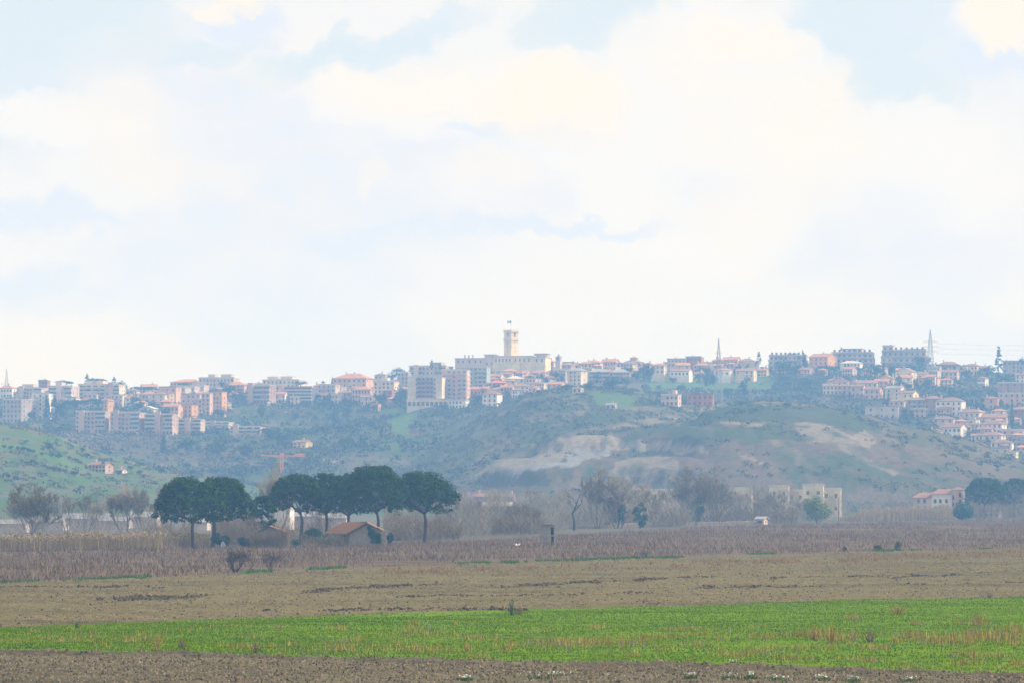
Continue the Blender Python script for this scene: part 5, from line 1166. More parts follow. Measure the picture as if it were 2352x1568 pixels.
rf_ = random.Random(77)
rows = [(110, 580, 888, 906, 2, 12), (30, 560, 898, 916, 2, 16), (60, 520, 914, 932, 2, 30), (560, 780, 878, 896, 2, 22), (860, 1000, 862, 880, 2, 16), (560, 940, 886, 904, 2, 18), (590, 930, 904, 922, 2, 30), (1125, 1300, 852, 868, 2, 26), (1120, 1300, 866, 882, 2, 26), (1290, 1760, 834, 850, 2, 14), (1330, 1740, 846, 862, 2, 34), (1740, 2352, 846, 862, 2, 50), (1900, 2110, 872, 890, 2, 44), (2060, 2352, 862, 880, 2, 70), (2100, 2352, 936, 954, 2, 26), (2150, 2352, 958, 976, 2, 26), (2170, 2352, 980, 998, 2, 30), (2190, 2352, 998, 1014, 2, 30), (2240, 2352, 1014, 1032, 2, 36), (380, 520, 936, 952, 2, 36)]
for (xa, xb, t0, b0, nf, step) in rows:
    x = xa
    while x < xb - 14:
        w = rf_.uniform(20, 40); dy = rf_.uniform(-5, 5); rr_ = np.interp(x, [0, 480, 880, 1040, 1180, 1400, 1800, 2050, 2200, 2352], [0, 0, 0, 0, 0, 0, 0, 0, 0, 0])
        wc = rf_.choice(['cream', 'cream', 'beige', 'pink', 'salmon', 'white', 'lilac', 'ochre', 'rose']); rf2 = rf_.choice(['hip', 'hip', 'gable', 'flat']); rc = rf_.choice(['tile', 'orange', 'orange']) if rf2 != 'flat' else 'tile'
        filler(x, x + w, t0 + dy + rf_.uniform(-3, 3), b0 + dy + 4, wc, rf2, rc, nf, rf_.randint(2, 4), rot=rf_.choice((-34, -24, -14, -8, 12)), ch=rf_.randint(0, 1), d0=1900)
        x += w + rf_.uniform(.1, 1.0) * step

# ------------------------------------------------------------------ old farm buildings by the pines
m_stone = mat('rubble_stone', (.36, .30, .235), .95, .3, 2.2, bump=.8, col2=(.22, .185, .15))
m_stoned = mat('weathered_stone', (.25, .21, .18), .95, .3, 2.0, bump=.8, col2=(.15, .13, .115))
m_oldtile = mat('old_tiles', (.34, .125, .045), .95, .3, 1.2, bump=.4, col2=(.25, .16, .06))
m_beam = mat('old_wood', (.09, .065, .05), .95, .3, 2)
m_inside_shade = mat('interior_shade', (.05, .045, .045), 1, .2, 1)  # hut rear wall near black: the shade inside put into its colour
m_conc = mat('old_concrete', (.34, .30, .235), .95, .2, 1.6, bump=.3)
def barn():
    d = 690.0; k = d / F; P = at(846, 1248, d); P[2] = 0
    root = thing('barn', 'old stone barn with a rusty tiled roof and ivy on its gable', 'barn', P, R(0))
    X = lambda px: (px - 846) * k; Z = lambda row: EYE + slope(846, row)[1] * d
    # gable wall turned towards the plain; the roof runs back and to the left
    gx0, gx1, ax, za, zl, zr = X(802), X(873), X(842), Z(1199), Z(1222), Z(1215)
    b = MB(); b.prism([(gx0, -.4), (gx1, -.4), (gx1, zr), (ax, za), (gx0, zl)], 0, .55); link('gable_wall', b.mesh('barn_gable', m_stone), root)
    b = MB(); b.box(X(873) + .01, X(887), -.15, .7, -.4, Z(1219)); b.box(X(872), X(886), -.2, .75, Z(1219), Z(1217)); link('buttress', b.mesh('buttress', m_stone), root)
    dx, dy = X(746) - gx0, 9.5                                  # back direction of the long side
    b = MB(); b.poly([(gx0, .1, -.4), (gx0, .1, zl), (gx0 + dx, dy, zl), (gx0 + dx, dy, -.4)]); b.poly([(gx0 + .5, .5, -.4), (gx0 + dx + .5, dy, -.4), (gx0 + dx + .5, dy, zl), (gx0 + .5, .5, zl)])
    link('side_wall', b.mesh('barn_side', m_stoned), root)
    rl = MB(); nrow = 26
    def slope_rows(e0, e1, ridge, width_vec, n):
        for i in range(n):                                      # courses of cover tiles running down the slope
            t0, t1 = i / n, (i + .62) / n
            for (ta, tb, h) in ((t0, t1, .10), (t1, (i + 1) / n, .02)):
                a0 = [e0[j] + width_vec[j] * ta for j in range(3)]; a1 = [e0[j] + width_vec[j] * tb for j in range(3)]
                c0 = [ridge[j] + width_vec[j] * ta for j in range(3)]; c1 = [ridge[j] + width_vec[j] * tb for j in range(3)]
                up = lambda p, q: (p[0], p[1], p[2] + q)
                rl.poly([up(a0, h), up(a1, h), up(c1, h), up(c0, h)]); rl.poly([up(a0, h), up(a0, -.12), up(a1, -.12), up(a1, h)]); rl.poly([up(a0, h), up(c0, h), up(c0, -.1), up(a0, -.1)])
    wv = (X(778) - ax, dy, Z(1203) - za)
    slope_rows((gx0 - .55, -.5, zl - .25), None, (ax, -.5, za), (dx - .3, dy + .5, -.1), nrow)
    link('roof', rl.mesh('barn_roof', m_oldtile), root)
    rl2 = MB(); rl = rl2
    b = MB()
    for i in range(18):
        t0, t1 = i / 18, (i + .7) / 18; b.poly([(ax, -.5 + 9 * t0, za + .08), (gx1 + .3, -.5 + 9 * t0, zr - .05), (gx1 + .3, -.5 + 9 * t1, zr - .05), (ax, -.5 + 9 * t1, za + .08)])
    b.box(gx1 + .05, gx1 + .35, -.5, 9, zr - .25, zr - .06)
    link('roof', b.mesh('barn_roof_right', m_oldtile), root)
    b = MB(); b.tube([(ax, -.55, za + .05), (ax + dx, dy, za - .2)], .14, 6); link('ridge_beam', b.mesh('ridge_beam', m_beam), root)
    b = MB(); b.tube([(gx0 - .5, -.45, zl - .38), (ax, -.45, za - .15), (gx1 + .4, -.45, zr - .2)], .10, 5); link('verge_board', b.mesh('verge_board', m_beam), root)
    r = np.random.default_rng(5); n = 60; t = r.uniform(0, 1, n)
    cen = np.stack([X(848) + (X(872) - X(848)) * np.clip(t + r.normal(0, .12, n), 0, 1), np.full(n, -.18), np.clip(Z(1216) * (1 - t * .75) + r.normal(0, .5, n), .2, Z(1210))], 1)
    V, Fc = clump_crown(cen, .38, 60, .12, r, 1, .1); V[:, 1] = np.minimum(V[:, 1], -.02)
    iv = thing('ivy', 'bright green ivy hanging on the right half of the barn gable', 'ivy', P); link('foliage', raw_mesh('ivy_leaves', V, Fc, m_ivy), iv)
barn()
def ruin():
    d = 694.0; k = d / F; P = at(628, 1254, d); P[2] = 0
    root = thing('ruined_shed', 'ruined stone shed with a sagging roof and an arched front', 'shed', P, 0)
    X = lambda px: (px - 628) * k; Z = lambda row: EYE + slope(628, row)[1] * d
    x0, x1, ax, za, zl, zr = X(586), X(660), X(618), Z(1208), Z(1224), Z(1222)
    b = MB(); arch = [(X(600) + (X(638) - X(600)) * t, Z(1250) + (Z(1223) - Z(1250)) * math.sin(math.pi * t) ** .6) for t in np.linspace(0, 1, 11)]
    for i in range(10):                                         # wall above the arch, then the piers
        (xa, z_a), (xb, z_b) = arch[i], arch[i + 1]
        ta = za + (zl - za) * (ax - xa) / (ax - x0) if xa < ax else za + (zr - za) * (xa - ax) / (x1 - ax); tb = za + (zl - za) * (ax - xb) / (ax - x0) if xb < ax else za + (zr - za) * (xb - ax) / (x1 - ax)
        b.prism([(xa, z_a), (xb, z_b), (xb, tb), (xa, ta)], 0, .5)
    b.prism([(x0, -.4), (arch[0][0], -.4), (arch[0][0], za + (zl - za) * (ax - arch[0][0]) / (ax - x0)), (x0, zl)], 0, .5); b.prism([(arch[-1][0], -.4), (x1, -.4), (x1, zr), (arch[-1][0], za + (zr - za) * (arch[-1][0] - ax) / (x1 - ax))], 0, .5)
    link('front_wall', b.mesh('ruin_wall', m_stoned), root)
    b = MB(); b.box(x0, x1, 6.0, 6.5, -.4, zl); b.box(x0, x0 + .5, .52, 5.98, -.4, zl); b.box(x1 - .5, x1, .52, 5.98, -.4, zr); link('rear_wall', b.mesh('ruin_rear', m_stoned), root)
    b = MB()
    for i in range(14):
        t0, t1 = i / 14, (i + .8) / 14
        for s, xe, ze in ((0, x0 - .9, zl - .35), (1, x1 + .2, zr - .1)): b.poly([(ax, -.4 + 7 * t0, za + .1), (xe, -.4 + 7 * t0, ze + .08), (xe, -.4 + 7 * t1, ze + .08), (ax, -.4 + 7 * t1, za + .1)])
    link('roof', b.mesh('ruin_roof', m_oldtile), root)
    b = MB(); b.tube([(x0 - .9, -.42, zl - .4), (ax, -.42, za + .02), (x1 + .25, -.42, zr - .15)], .12, 5); link('verge_board', b.mesh('verge_board', m_beam), root)
ruin()
def hut():
    d = 740.0; k = d / F; P = at(1258, 1246, d); P[2] = 0
    root = thing('field_hut', 'small two storey concrete hut with a broken tile roof in the weeds', 'hut', P, R(0))
    X = lambda px: (px - 1258) * k; Z = lambda row: EYE + slope(1258, row)[1] * d
    zt = Z(1205); zm0, zm1 = Z(1230.5), Z(1228)
    b = MB(); b.box(X(1243), X(1257), .35, .55, -.4, zm0); b.box(X(1243), X(1257), .30, .5, zm1, zt - .1); b.box(X(1243), X(1244.5), .56, 2.4, -.4, zt - .1); link('left_wall', b.mesh('hut_left', m_conc), root)
    b = MB(); b.box(X(1257) + .01, X(1266), -.05, .25, -.4, zm0 - .005); b.box(X(1257) + .01, X(1265), -.02, .25, zm1 + .005, zt - .05); link('pillar', b.mesh('hut_pillar', m_conc), root)
    b = MB(); b.box(X(1272), X(1275.5), -.05, .25, -.4, zm0 - .005); b.box(X(1271.6), X(1274.6), -.02, .25, zm1 + .005, zt - .2); b.box(X(1273.5), X(1275), .26, 2.4, -.4, zt - .2); link('post', b.mesh('hut_post', m_conc), root)
    b = MB(); b.box(X(1243), X(1276), -.08, 2.42, zm0, zm1); link('floor_slab', b.mesh('hut_slab', m_conc), root)
    b = MB(); b.box(X(1245), X(1274), 2.2, 2.4, -.4, zm0 - .01); b.box(X(1245), X(1273), 2.2, 2.4, zm1 + .01, zt - .2); link('rear_wall', b.mesh('hut_rear', m_inside_shade), root)
    b = MB(); b.box(X(1265) + .01, X(1271.5), -.02, .25, zt - .42, zt - .2); link('lintel', b.mesh('hut_lintel', m_conc), root)
    b = MB(); b.prism([(X(1241), zt + .05), (X(1274), zt - .12), (X(1274), zt - .02), (X(1241), zt + .14)], -.3, 2.6); link('roof', b.mesh('hut_roof', m_beam), root)
    r = random.Random(4); ro = root.children[-1]
    for i in range(22):
        px = 1242 + r.uniform(0, 31); yy = r.uniform(-.35, 2.2); q = MB(); z = zt + .16 - .17 * (px - 1241) / 33
        q.prism([(-.17, 0), (.17, 0), (.12, .07), (-.12, .07)], -.22, .22); o = link('tile', q.mesh('roof_tile', m_oldtile), root, (X(px), yy, z), r.uniform(-.6, .6)); o.rotation_euler[0] = r.uniform(-.15, .15)
hut()
# white stone near the thicket
b = MB(); pt = [(-.35, 0), (.4, 0), (.45, .35), (.2, .8), (-.05, 1.05), (-.25, .7), (-.4, .3)]; b.prism(pt, -.25, .25)
o = link('white_stone', b.mesh('white_stone', mat('pale_stone', (.55, .53, .50), .9, .2, 2, bump=.4)), None, ground(512, 1256), .4); tag(o, 'pale upright stone in the grass before the brown thicket', 'stone')

# ------------------------------------------------------------------ gull
def gull():
    P = at(1188, 1251, 410); root = thing('gull', 'white gull gliding low over the weeds with wings spread', 'bird', P, R(35))
    V = []; Fs = []
    prof = [(-.26, .012, .02), (-.20, .03, .03), (-.10, .062, .055), (.02, .075, .065), (.12, .06, .055), (.18, .038, .045), (.22, .042, .05), (.26, .036, .04), (.285, .012, .016)]
    n = 10
    for (x, ry, rz_) in prof:
        for j in range(n):
            a = 2 * math.pi * j / n; V.append((x, ry * math.cos(a), rz_ * math.sin(a) + (.02 if x > .17 else 0)))
    for i in range(len(prof) - 1):
        for j in range(n): Fs.append((i * n + j, i * n + (j + 1) % n, (i + 1) * n + (j + 1) % n, (i + 1) * n + j))
    Fs.append(tuple(range(n))[::-1]); Fs.append(tuple((len(prof) - 1) * n + j for j in range(n)))
    for s in (-1, 1):                                           # wings: arched, swept, with thickness
        st = [(.04, .10, -.10, .03), (.22, .13, -.06, .13), (.38, .09, -.07, .15), (.54, .00, -.10, .10), (.66, -.09, -.13, .05)]; b0 = len(V)
        for (y, xl, xt, z) in st: V += [(xl, s * y, z), ((xl + xt) / 2, s * y, z + .018), (xt, s * y, z - .006), ((xl + xt) / 2, s * y, z - .012)]
        for i in range(len(st) - 1):
            for j in range(4): q = (b0 + i * 4 + j, b0 + i * 4 + (j + 1) % 4, b0 + (i + 1) * 4 + (j + 1) % 4, b0 + (i + 1) * 4 + j); Fs.append(q if s > 0 else q[::-1])
    b0 = len(V); V += [(-.22, -.02, .005), (-.22, .02, .005), (-.38, .08, .0), (-.38, -.08, .0), (-.22, 0, -.012)]; Fs += [(b0, b0 + 1, b0 + 2, b0 + 3), (b0 + 4, b0 + 3, b0 + 2)]
    me = bpy.data.meshes.new('gull_body'); me.from_pydata(V, [], Fs); me.materials.append(mat('white_feathers', (.8, .8, .8), .8, .08, 4)); link('body', me, root)
    q = MB(); q.tube([(.28, 0, .018), (.335, 0, .008)], [.012, .003], 5); link('beak', q.mesh('beak', mat('yellow_beak', (.6, .35, .05), .6, .1)), root)
gull()

# ------------------------------------------------------------------ pylons, masts, crane, posts
def lattice(b, p0, p1, w0, w1, n, r, ax=(1, 0, 0), ay=(0, 1, 0)):
    p0, p1, ax, ay = map(Vector, (p0, p1, ax, ay)); cs = [(-1, -1), (1, -1), (1, 1), (-1, 1)]
    node = lambda t, c: p0.lerp(p1, t) + ax * (c[0] * (w0 + (w1 - w0) * t)) + ay * (c[1] * (w0 + (w1 - w0) * t))
    for c in cs: b.tube([node(0, c), node(1, c)], r * 1.3, 4)
    for i in range(n):
        for j in range(4):
            c, e = cs[j], cs[(j + 1) % 4]; b.tube([node(i / n, c), node((i + 1) / n, e)], r, 3); b.tube([node((i + 1) / n, c), node((i + 1) / n, e)], r, 3)
def pylon(px, top, base, label, d, w0, r=.07, arms=(), midrow=None):
    P = at(px, base, d); k = d / F; H = (base - top) * k; root = thing('pylon', label, 'pylon', P, R(12), 'lattice pylons on the skyline')
    b = MB(); lattice(b, (0, 0, -3), (0, 0, H * .72), w0, w0 * .36, 9, r); lattice(b, (0, 0, H * .72), (0, 0, H), w0 * .36, .08, 5, r * .8); link('mast', b.mesh('pylon_mast', m_steel), root)
    for f, l in arms:
        for s in (-1, 1):
            q = MB(); z = H * f; q.tube([(s * .2, 0, z), (s * l, 0, z + .25)], r, 4); q.tube([(s * .2, 0, z + 1.0), (s * l, 0, z + .25)], r, 4); q.tube([(s * l, 0, z + .25), (s * l, 0, z - .9)], .05, 4); link('crossarm', q.mesh('crossarm', m_steel), root)
    return root
pylon(2137, 757, 842, 'tall lattice pylon with paired arms on the right skyline', 2320, 2.0, .09, ((.66, 4.2), (.53, 4.8), (.40, 4.4)))
pylon(1651, 777, 908, 'slender lattice pylon standing in the ridge meadow', 2260, 2.0, .10, ((.74, 1.8),))
pylon(15, 846, 910, 'faint lattice pylon at the far left skyline', 2680, 1.7, .08, ((.45, 3.8), (.37, 3.2)))
def wire(pts, label, r=.05):
    b = MB(); b.tube(pts, r, 4); tag(link('power_line', b.mesh('power_line', m_steel)), label, 'power line')
for f, nm in ((.66, 'top'), (.53, 'middle'), (.40, 'lowest')):
    P = at(2137, 842, 2320); H = 85 * 2320 / F; a = np.array([P[0] + 4.3, P[1], P[2] + H * f - .8]); e = a + np.array([90, -30, -1.2])
    wire([tuple(a + (e - a) * t - np.array([0, 0, 3.2 * t * (1 - t)])) for t in np.linspace(0, 1, 9)], nm + ' wire running right from the tall pylon')
def mast(px, top, base, d, label, r=.10, name='aerial_mast', cat='mast', cross=None, z0=None, group=None):
    P = at(px, base, d); k = d / F; H = (base - top) * k; root = thing(name, label, cat, P, 0, group); b = MB(); b.tube([(0, 0, -2), (0, 0, H)], [r, r * .5], 6); link('pole', b.mesh('pole', m_steel), root)
    for z, l in cross or (): q = MB(); q.box(-l, l, -.05, .05, H * z - .05, H * z + .05); link('crossbar', q.mesh('crossbar', m_steel), root)
mast(94, 862, 890, 2450, 'thin aerial mast on the dark red boxy building', .08)
mast(1230, 980, 1018, 1960, 'pale utility pole on the olive hill flank', .12, 'utility_pole', 'pole', ((.95, .8),))
mast(1641, 900, 932, 2000, 'utility pole at the right end of the brick farm', .10, 'utility_pole', 'pole')
mast(1112, 800, 822, 2560, 'needle thin aerial left of the palace tower', .06)
mast(750, 872, 890, 2600, 'skyline aerial left of the big orange hipped roof', .06)
mast(875, 850, 885, 2600, 'skyline aerial right of the big orange hipped roof', .06)
mast(1537, 888, 906, 2000, 'aerial on the whitish farm building', .09, cross=((.9, .5), (.7, .4)))
mast(662, 860, 872, 2500, 'dark chimney pipe on the penthouse block', .28)
m_ = mast(2259, 1043, 1096, 1620, 'white antenna mast behind the right-hand pines', .13, 'antenna_mast', 'mast', ((.97, .9), (.82, .9)))
m_wood = mat('weathered_wood', (.14, .115, .09), .95, .3, 2)
m_steel2, m_steel = m_steel, m_wood
mast(1926, 1143, 1206, 1080, 'dark wooden post at the left end of the cane brake', .12, 'wooden_post', 'post', z0=0)
mast(2277, 1137, 1194, 1260, 'dark wooden post in front of the right-hand pines', .13, 'wooden_post', 'post')
mast(1218, 1192, 1226, 860, 'thin stake left of the little roofed hut', .07, 'stake', 'post')
mast(1657, 1196, 1212, 1040, 'thin stake before the dense ivy trunk tree', .07, 'stake', 'post')
m_steel = m_steel2
m_crane = mat('crane_orange', (.75, .28, .06), .6, .15, 1)
def crane():
    P = hit(647, 1092); d = P[1]; k = d / F; H = 45 * k; root = thing('tower_crane', 'orange tower crane with a long jib in front of the valley', 'crane', P, 0)
    b = MB(); lattice(b, (0, 0, -1), (0, 0, H), .7, .7, 12, .09); link('mast', b.mesh('crane_mast', m_crane), root)
    b = MB(); lattice(b, (0, 0, H), (54 * k, -2, H + 1.3 * k * 1.2), .5, .4, 12, .08, (0, 1, 0), (0, 0, 1)); link('jib', b.mesh('crane_jib', m_crane), root)
    b = MB(); lattice(b, (0, 0, H), (-48 * k, 2, H + .6), .5, .3, 12, .08, (0, 1, 0), (0, 0, 1)); link('counter_jib', b.mesh('crane_counter_jib', m_crane), root)
    b = MB(); b.box(30 * k, 52 * k, -1.2, -.8, H - .3, H + 1.4); link('counterweight', b.mesh('counterweight', m_crane), root)
    b = MB(); b.box(-1, 1, -1, 1, H - .4, H + 1.6); link('cab', b.mesh('crane_cab', m_crane), root)
crane()
b = MB(); b.tube([(0, 0, -1), (0, 0, 2.6)], 1.0, 14); b.tube([(0, 0, 2.6), (0, 0, 3.0)], [1.0, .1], 14); o = link('water_tank', b.mesh('water_tank', WALL['white']), None, hit(617, 932)); tag(o, 'small white cylindrical tank on the scrubby slope', 'tank')

# ------------------------------------------------------------------ far trees
def far_proto(kind, seed):
    r = np.random.default_rng(seed); tb = MB()
    if kind == 'round':
        n = 26; c = rand_dirs(n, r) * (r.uniform(.2, 1, n) ** .5)[:, None] * np.array([.36, .36, .34]) + np.array([0, 0, .60]); V, Fc = clump_crown(c, .15, 26, .045, r, .9, .25); tb.tube([(0, 0, -.1), (0, 0, .5)], [.03, .02], 5)
    elif kind == 'cypress':
        n = 30; z = r.uniform(.06, .97, n); w = .42 * np.sin(np.clip(z * 1.05, 0, 1) ** .55 * np.pi) ** .7; a = r.uniform(0, 6.28, n); c = np.stack([np.cos(a) * w * .55, np.sin(a) * w * .55, z], 1); V, Fc = clump_crown(c, .12, 24, .05, r, 1.3, .3); tb.tube([(0, 0, -.1), (0, 0, .3)], [.03, .02], 5)
    elif kind == 'cedar':
        n = 46; z = r.uniform(.12, 1, n); w = .48 * (1 - z) ** .8 + .02; a = r.uniform(0, 6.28, n); q = r.uniform(.3, 1, n); c = np.stack([np.cos(a) * w * q, np.sin(a) * w * q, np.round(z * 9) / 9 + .02 * r.normal(size=n)], 1); V, Fc = clump_crown(c, .075, 22, .04, r, .45, .1); tb.tube([(0, 0, -.1), (0, 0, .98)], [.03, .006], 5)
    elif kind == 'umbrella':
        n = 44; q = np.sqrt(r.uniform(0, 1, n)); a = r.uniform(0, 6.28, n); c = np.stack([q * np.cos(a) * .46, q * np.sin(a) * .46, .62 + .26 * (1 - q ** 2.2) * r.uniform(.4, 1, n)], 1); V, Fc = clump_crown(c, .085, 24, .035, r, .9, .3); tb.tube([(0, 0, -.1), (0, 0, .7)], [.025, .02], 5)
    return V, Fc, tb
m_fardark = mat('far_dark_leaves', (.030, .062, .040), .9, .3, .6, island=.5)
m_farolive = mat('far_olive_leaves', (.07, .095, .05), .9, .3, .6, island=.5)
FP = {}
for kd, sd in (('round', 1), ('cypress', 2), ('cedar', 3), ('umbrella', 4)):
    V, Fc, tb = far_proto(kd, sd)
    for nm, m in (('dark', m_fardark), ('olive', m_farolive)): FP[kd, nm] = (raw_mesh('far_' + kd, V, Fc, m), tb.mesh('far_trunk', m_bark))
NAMES = dict(round='leafy_tree', cypress='cypress', cedar='cedar', umbrella='umbrella_pine')
def far_tree(kind, px, base, top, w, label, group='trees among the far houses', tone='dark', d=None, d0=1310):
    P = at(px, base, d) if d else hit(px, base, d0, 2560); k = P[1] / F
    root = thing(NAMES[kind], label, 'tree', P, random.uniform(0, 6.28), group); root.scale = (w * k, w * k, (base - top) * k)
    cm, tm = FP[kind, tone]; link('crown', cm, root); link('trunk', tm, root)
T = far_tree
for t in [
    ('cypress', 108, 968, 912, 26, 'dark cypress at the left of the dense group by the white block'), ('cypress', 124, 970, 906, 30, 'broad dark cypress in the middle of the dense group'), ('round', 140, 968, 916, 34, 'dark rounded tree at the right of the cypress group'),
    ('umbrella', 172, 950, 912, 60, 'left umbrella pine above the first terraced block'), ('umbrella', 208, 950, 910, 64, 'middle umbrella pine above the first terraced block'), ('umbrella', 236, 946, 912, 46, 'umbrella pine touching the narrow orange house'),
    ('cedar', 200, 890, 858, 22, 'ragged cedar with tiered boughs on the left skyline'), ('umbrella', 222, 892, 864, 50, 'dark domed pine on the left skyline beside the ragged cedar'), ('cedar', 262, 890, 865, 22, 'second ragged cedar leaning on the left skyline'), ('round', 280, 908, 872, 36, 'sloping dark tree right of the wide banded block'),
    ('umbrella', 330, 908, 884, 76, 'long flat pine on the skyline left of the orange mansion'), ('round', 306, 930, 902, 40, 'dark round tree below the long flat pine'), ('round', 150, 886, 872, 60, 'low dark crown line behind the dark red boxy building'),
    ('round', 524, 916, 880, 44, 'dark tree between the summit buildings and the pinkish block'), ('round', 548, 932, 896, 46, 'dark tree on the slope right of the brown orange block'), ('round', 570, 920, 892, 26, 'small dark tree left of the brown loggia block'), ('round', 506, 962, 934, 40, 'dark tree below the brown orange block'),
    ('cypress', 764, 888, 866, 12, 'pointed dark cypress on the skyline left of the big orange roof'), ('cedar', 742, 888, 874, 22, 'flat topped tree left of the pointed skyline cypress'), ('round', 690, 886, 874, 40, 'roof garden greenery on the penthouse block'), ('round', 752, 924, 902, 34, 'dark tree in front of the beige two bay block'),
    ('round', 918, 872, 842, 44, 'tall domed pine mass left of the broad beige block'), ('round', 898, 880, 854, 30, 'lower left lobe of the pine mass on the skyline'), ('cedar', 992, 846, 826, 16, 'wind bent tree on the roof line left of the palace'), ('cedar', 1011, 848, 834, 12, 'tiny conifer between the wind bent tree and palace'),
    ('round', 922, 938, 884, 36, 'tall blue green tree left of the white twin block'), ('round', 908, 934, 906, 26, 'smaller tree at the foot of the tall blue green tree'), ('round', 872, 922, 902, 24, 'dark tree right of the pink house with tall windows'), ('round', 1098, 930, 902, 30, 'dark tree left of the white cubic house'), ('round', 1020, 942, 926, 24, 'dark bush tree below the white podium'),
    ('round', 1292, 884, 856, 16, 'thin dark tree left of the big beige hipped block'), ('round', 1478, 872, 832, 36, 'dark tree left of two right of the brown block'), ('round', 1492, 880, 834, 30, 'tall dark tree beside the sunlit cream house'), ('round', 1462, 876, 852, 30, 'grey green tree at the end of the brown block'),
    ('umbrella', 1414, 892, 872, 38, 'lone umbrella pine on the olive hill crest'), ('cedar', 1743, 838, 808, 20, 'pointed conifer on the skyline right of the pylon'), ('round', 1700, 868, 834, 28, 'dark tree in the meadow hedge left of the conifer'), ('round', 1690, 866, 838, 18, 'twin dark tree right of the lattice pylon'),
    ('round', 1620, 866, 838, 40, 'grey green tree left of the lattice pylon'), ('round', 1646, 870, 846, 16, 'narrow dark tree at the lattice pylon'), ('round', 1760, 862, 838, 40, 'dark tree below the left stepped block'), ('round', 1800, 862, 824, 54, 'wide dark tree before the left stepped block'), ('cypress', 1848, 852, 815, 20, 'dark cedar at the right end of the left stepped block'),
    ('round', 1830, 862, 832, 40, 'dark tree right of the wide dark tree'), ('cypress', 1790, 868, 838, 14, 'slim cypress below the left stepped block'), ('round', 1900, 858, 836, 60, 'grey green tree below the blazing orange house'), ('round', 2010, 868, 836, 50, 'tree right of the white villa'), ('cypress', 2030, 872, 834, 16, 'first slim cypress below the tallest stepped block'), ('cypress', 2046, 872, 836, 14, 'second slim cypress below the tallest stepped block'),
    ('round', 2112, 846, 814, 36, 'dark tree at the right end of the tallest stepped block'), ('round', 2132, 842, 816, 16, 'small dark tree touching the tall pylon'), ('round', 2090, 858, 836, 40, 'dark tree behind the pale yellow gabled house'), ('cedar', 2294, 856, 797, 28, 'tall dark conifer breaking the right skyline'), ('round', 2270, 862, 838, 46, 'green tree left of the tall conifer'),
    ('round', 2348, 852, 818, 20, 'dark tree at the right edge of the skyline'), ('round', 2074, 880, 864, 40, 'tree between the ochre and yellow houses'), ('round', 2190, 872, 854, 26, 'dark bush in front of the beige terraced house'), ('round', 2240, 858, 842, 30, 'tree below the cream house by the conifer'),
    ('cypress', 2325, 978, 925, 16, 'tall dark cypress among the lower right houses'), ('cypress', 2276, 950, 930, 6, 'leftmost of the three small pointed cypresses'), ('cypress', 2284, 950, 928, 6, 'middle one of the three small pointed cypresses'), ('cypress', 2292, 950, 930, 6, 'rightmost of the three small pointed cypresses'), ('round', 2284, 956, 942, 34, 'dark hedge tree at the foot of three small cypresses'),
    ('round', 2080, 952, 934, 26, 'dark tree left of the brown balconied blocks'), ('round', 2220, 964, 946, 16, 'dark tree between the cream balcony house and lilac house'), ('round', 2240, 1006, 990, 30, 'tree between the white houses of the lower cluster'), ('round', 2200, 1012, 998, 30, 'tree at the foot of the white house with roof pipes'), ('round', 1946, 904, 892, 36, 'dark hedge in front of the pink row'), ('cypress', 2040, 924, 900, 10, 'dark gap tree left of the solar panel house'),
    ('round', 2040, 936, 918, 26, 'tree above the concrete terraced building'), ('round', 1565, 900, 880, 30, 'tree above the whitish farm building'), ('round', 1672, 910, 888, 30, 'grey tree in the meadow beside the pylon'), ('cedar', 1706, 918, 875, 44, 'bare looking tree right of the pylon in the meadow'), ('round', 1800, 880, 860, 46, 'grey green tree at the top right of the meadow'),
    ('round', 1850, 892, 866, 50, 'olive toned tree right of the meadow'), ('round', 1240, 905, 892, 24, 'dark tree on the olive hill below the pink roofed row'), ('round', 1300, 896, 880, 40, 'dark tree at the crest left of the pale sheds'), ('round', 1350, 892, 876, 36, 'dark tree right of the pale sheds'),
    ('cypress', 376, 1042, 1000, 26, 'dark tree at the foot of the third terraced block'), ('round', 430, 1044, 1004, 60, 'dark round clump below the short terraced block'), ('round', 500, 1052, 1010, 66, 'wide dark green clump in the left valley'), ('round', 566, 1052, 1016, 50, 'dark clump left of the valley farmhouse'), ('round', 620, 1010, 978, 60, 'big dark thicket right of the rightmost terraced block'), ('round', 648, 1022, 990, 50, 'dark thicket above the valley farmhouse'),
    ('round', 796, 1024, 1002, 44, 'green tree in the middle of the valley'), ('round', 822, 1032, 1012, 40, 'second green tree in the middle of the valley'), ('round', 430, 1076, 1060, 24, 'dark round bush on the small bright meadow'), ('round', 238, 1086, 1052, 12, 'dark tree before the pink farmhouse'), ('round', 113, 1036, 1012, 24, 'darkest round tree on the green slope')]:
    T(*t)
for px, base in [(50, 1062), (62, 1066), (76, 1066), (84, 1070), (100, 1074), (112, 1080), (124, 1082), (138, 1086), (150, 1088), (166, 1090), (172, 1094), (10, 1030), (24, 1034), (40, 1034), (52, 1038), (66, 1040), (76, 1042), (96, 1046), (120, 1050), (134, 1054), (160, 1056), (184, 1066), (200, 1052), (300, 1080), (320, 1090), (272, 1092), (330, 1100), (20, 1100), (36, 1104), (8, 1094), (240, 1040), (190, 1040)]:
    T('round', px, base, base - random.uniform(9, 15), random.uniform(12, 22), 'dark olive tree standing in the rows on the green slope', 'olive trees on the green slope')

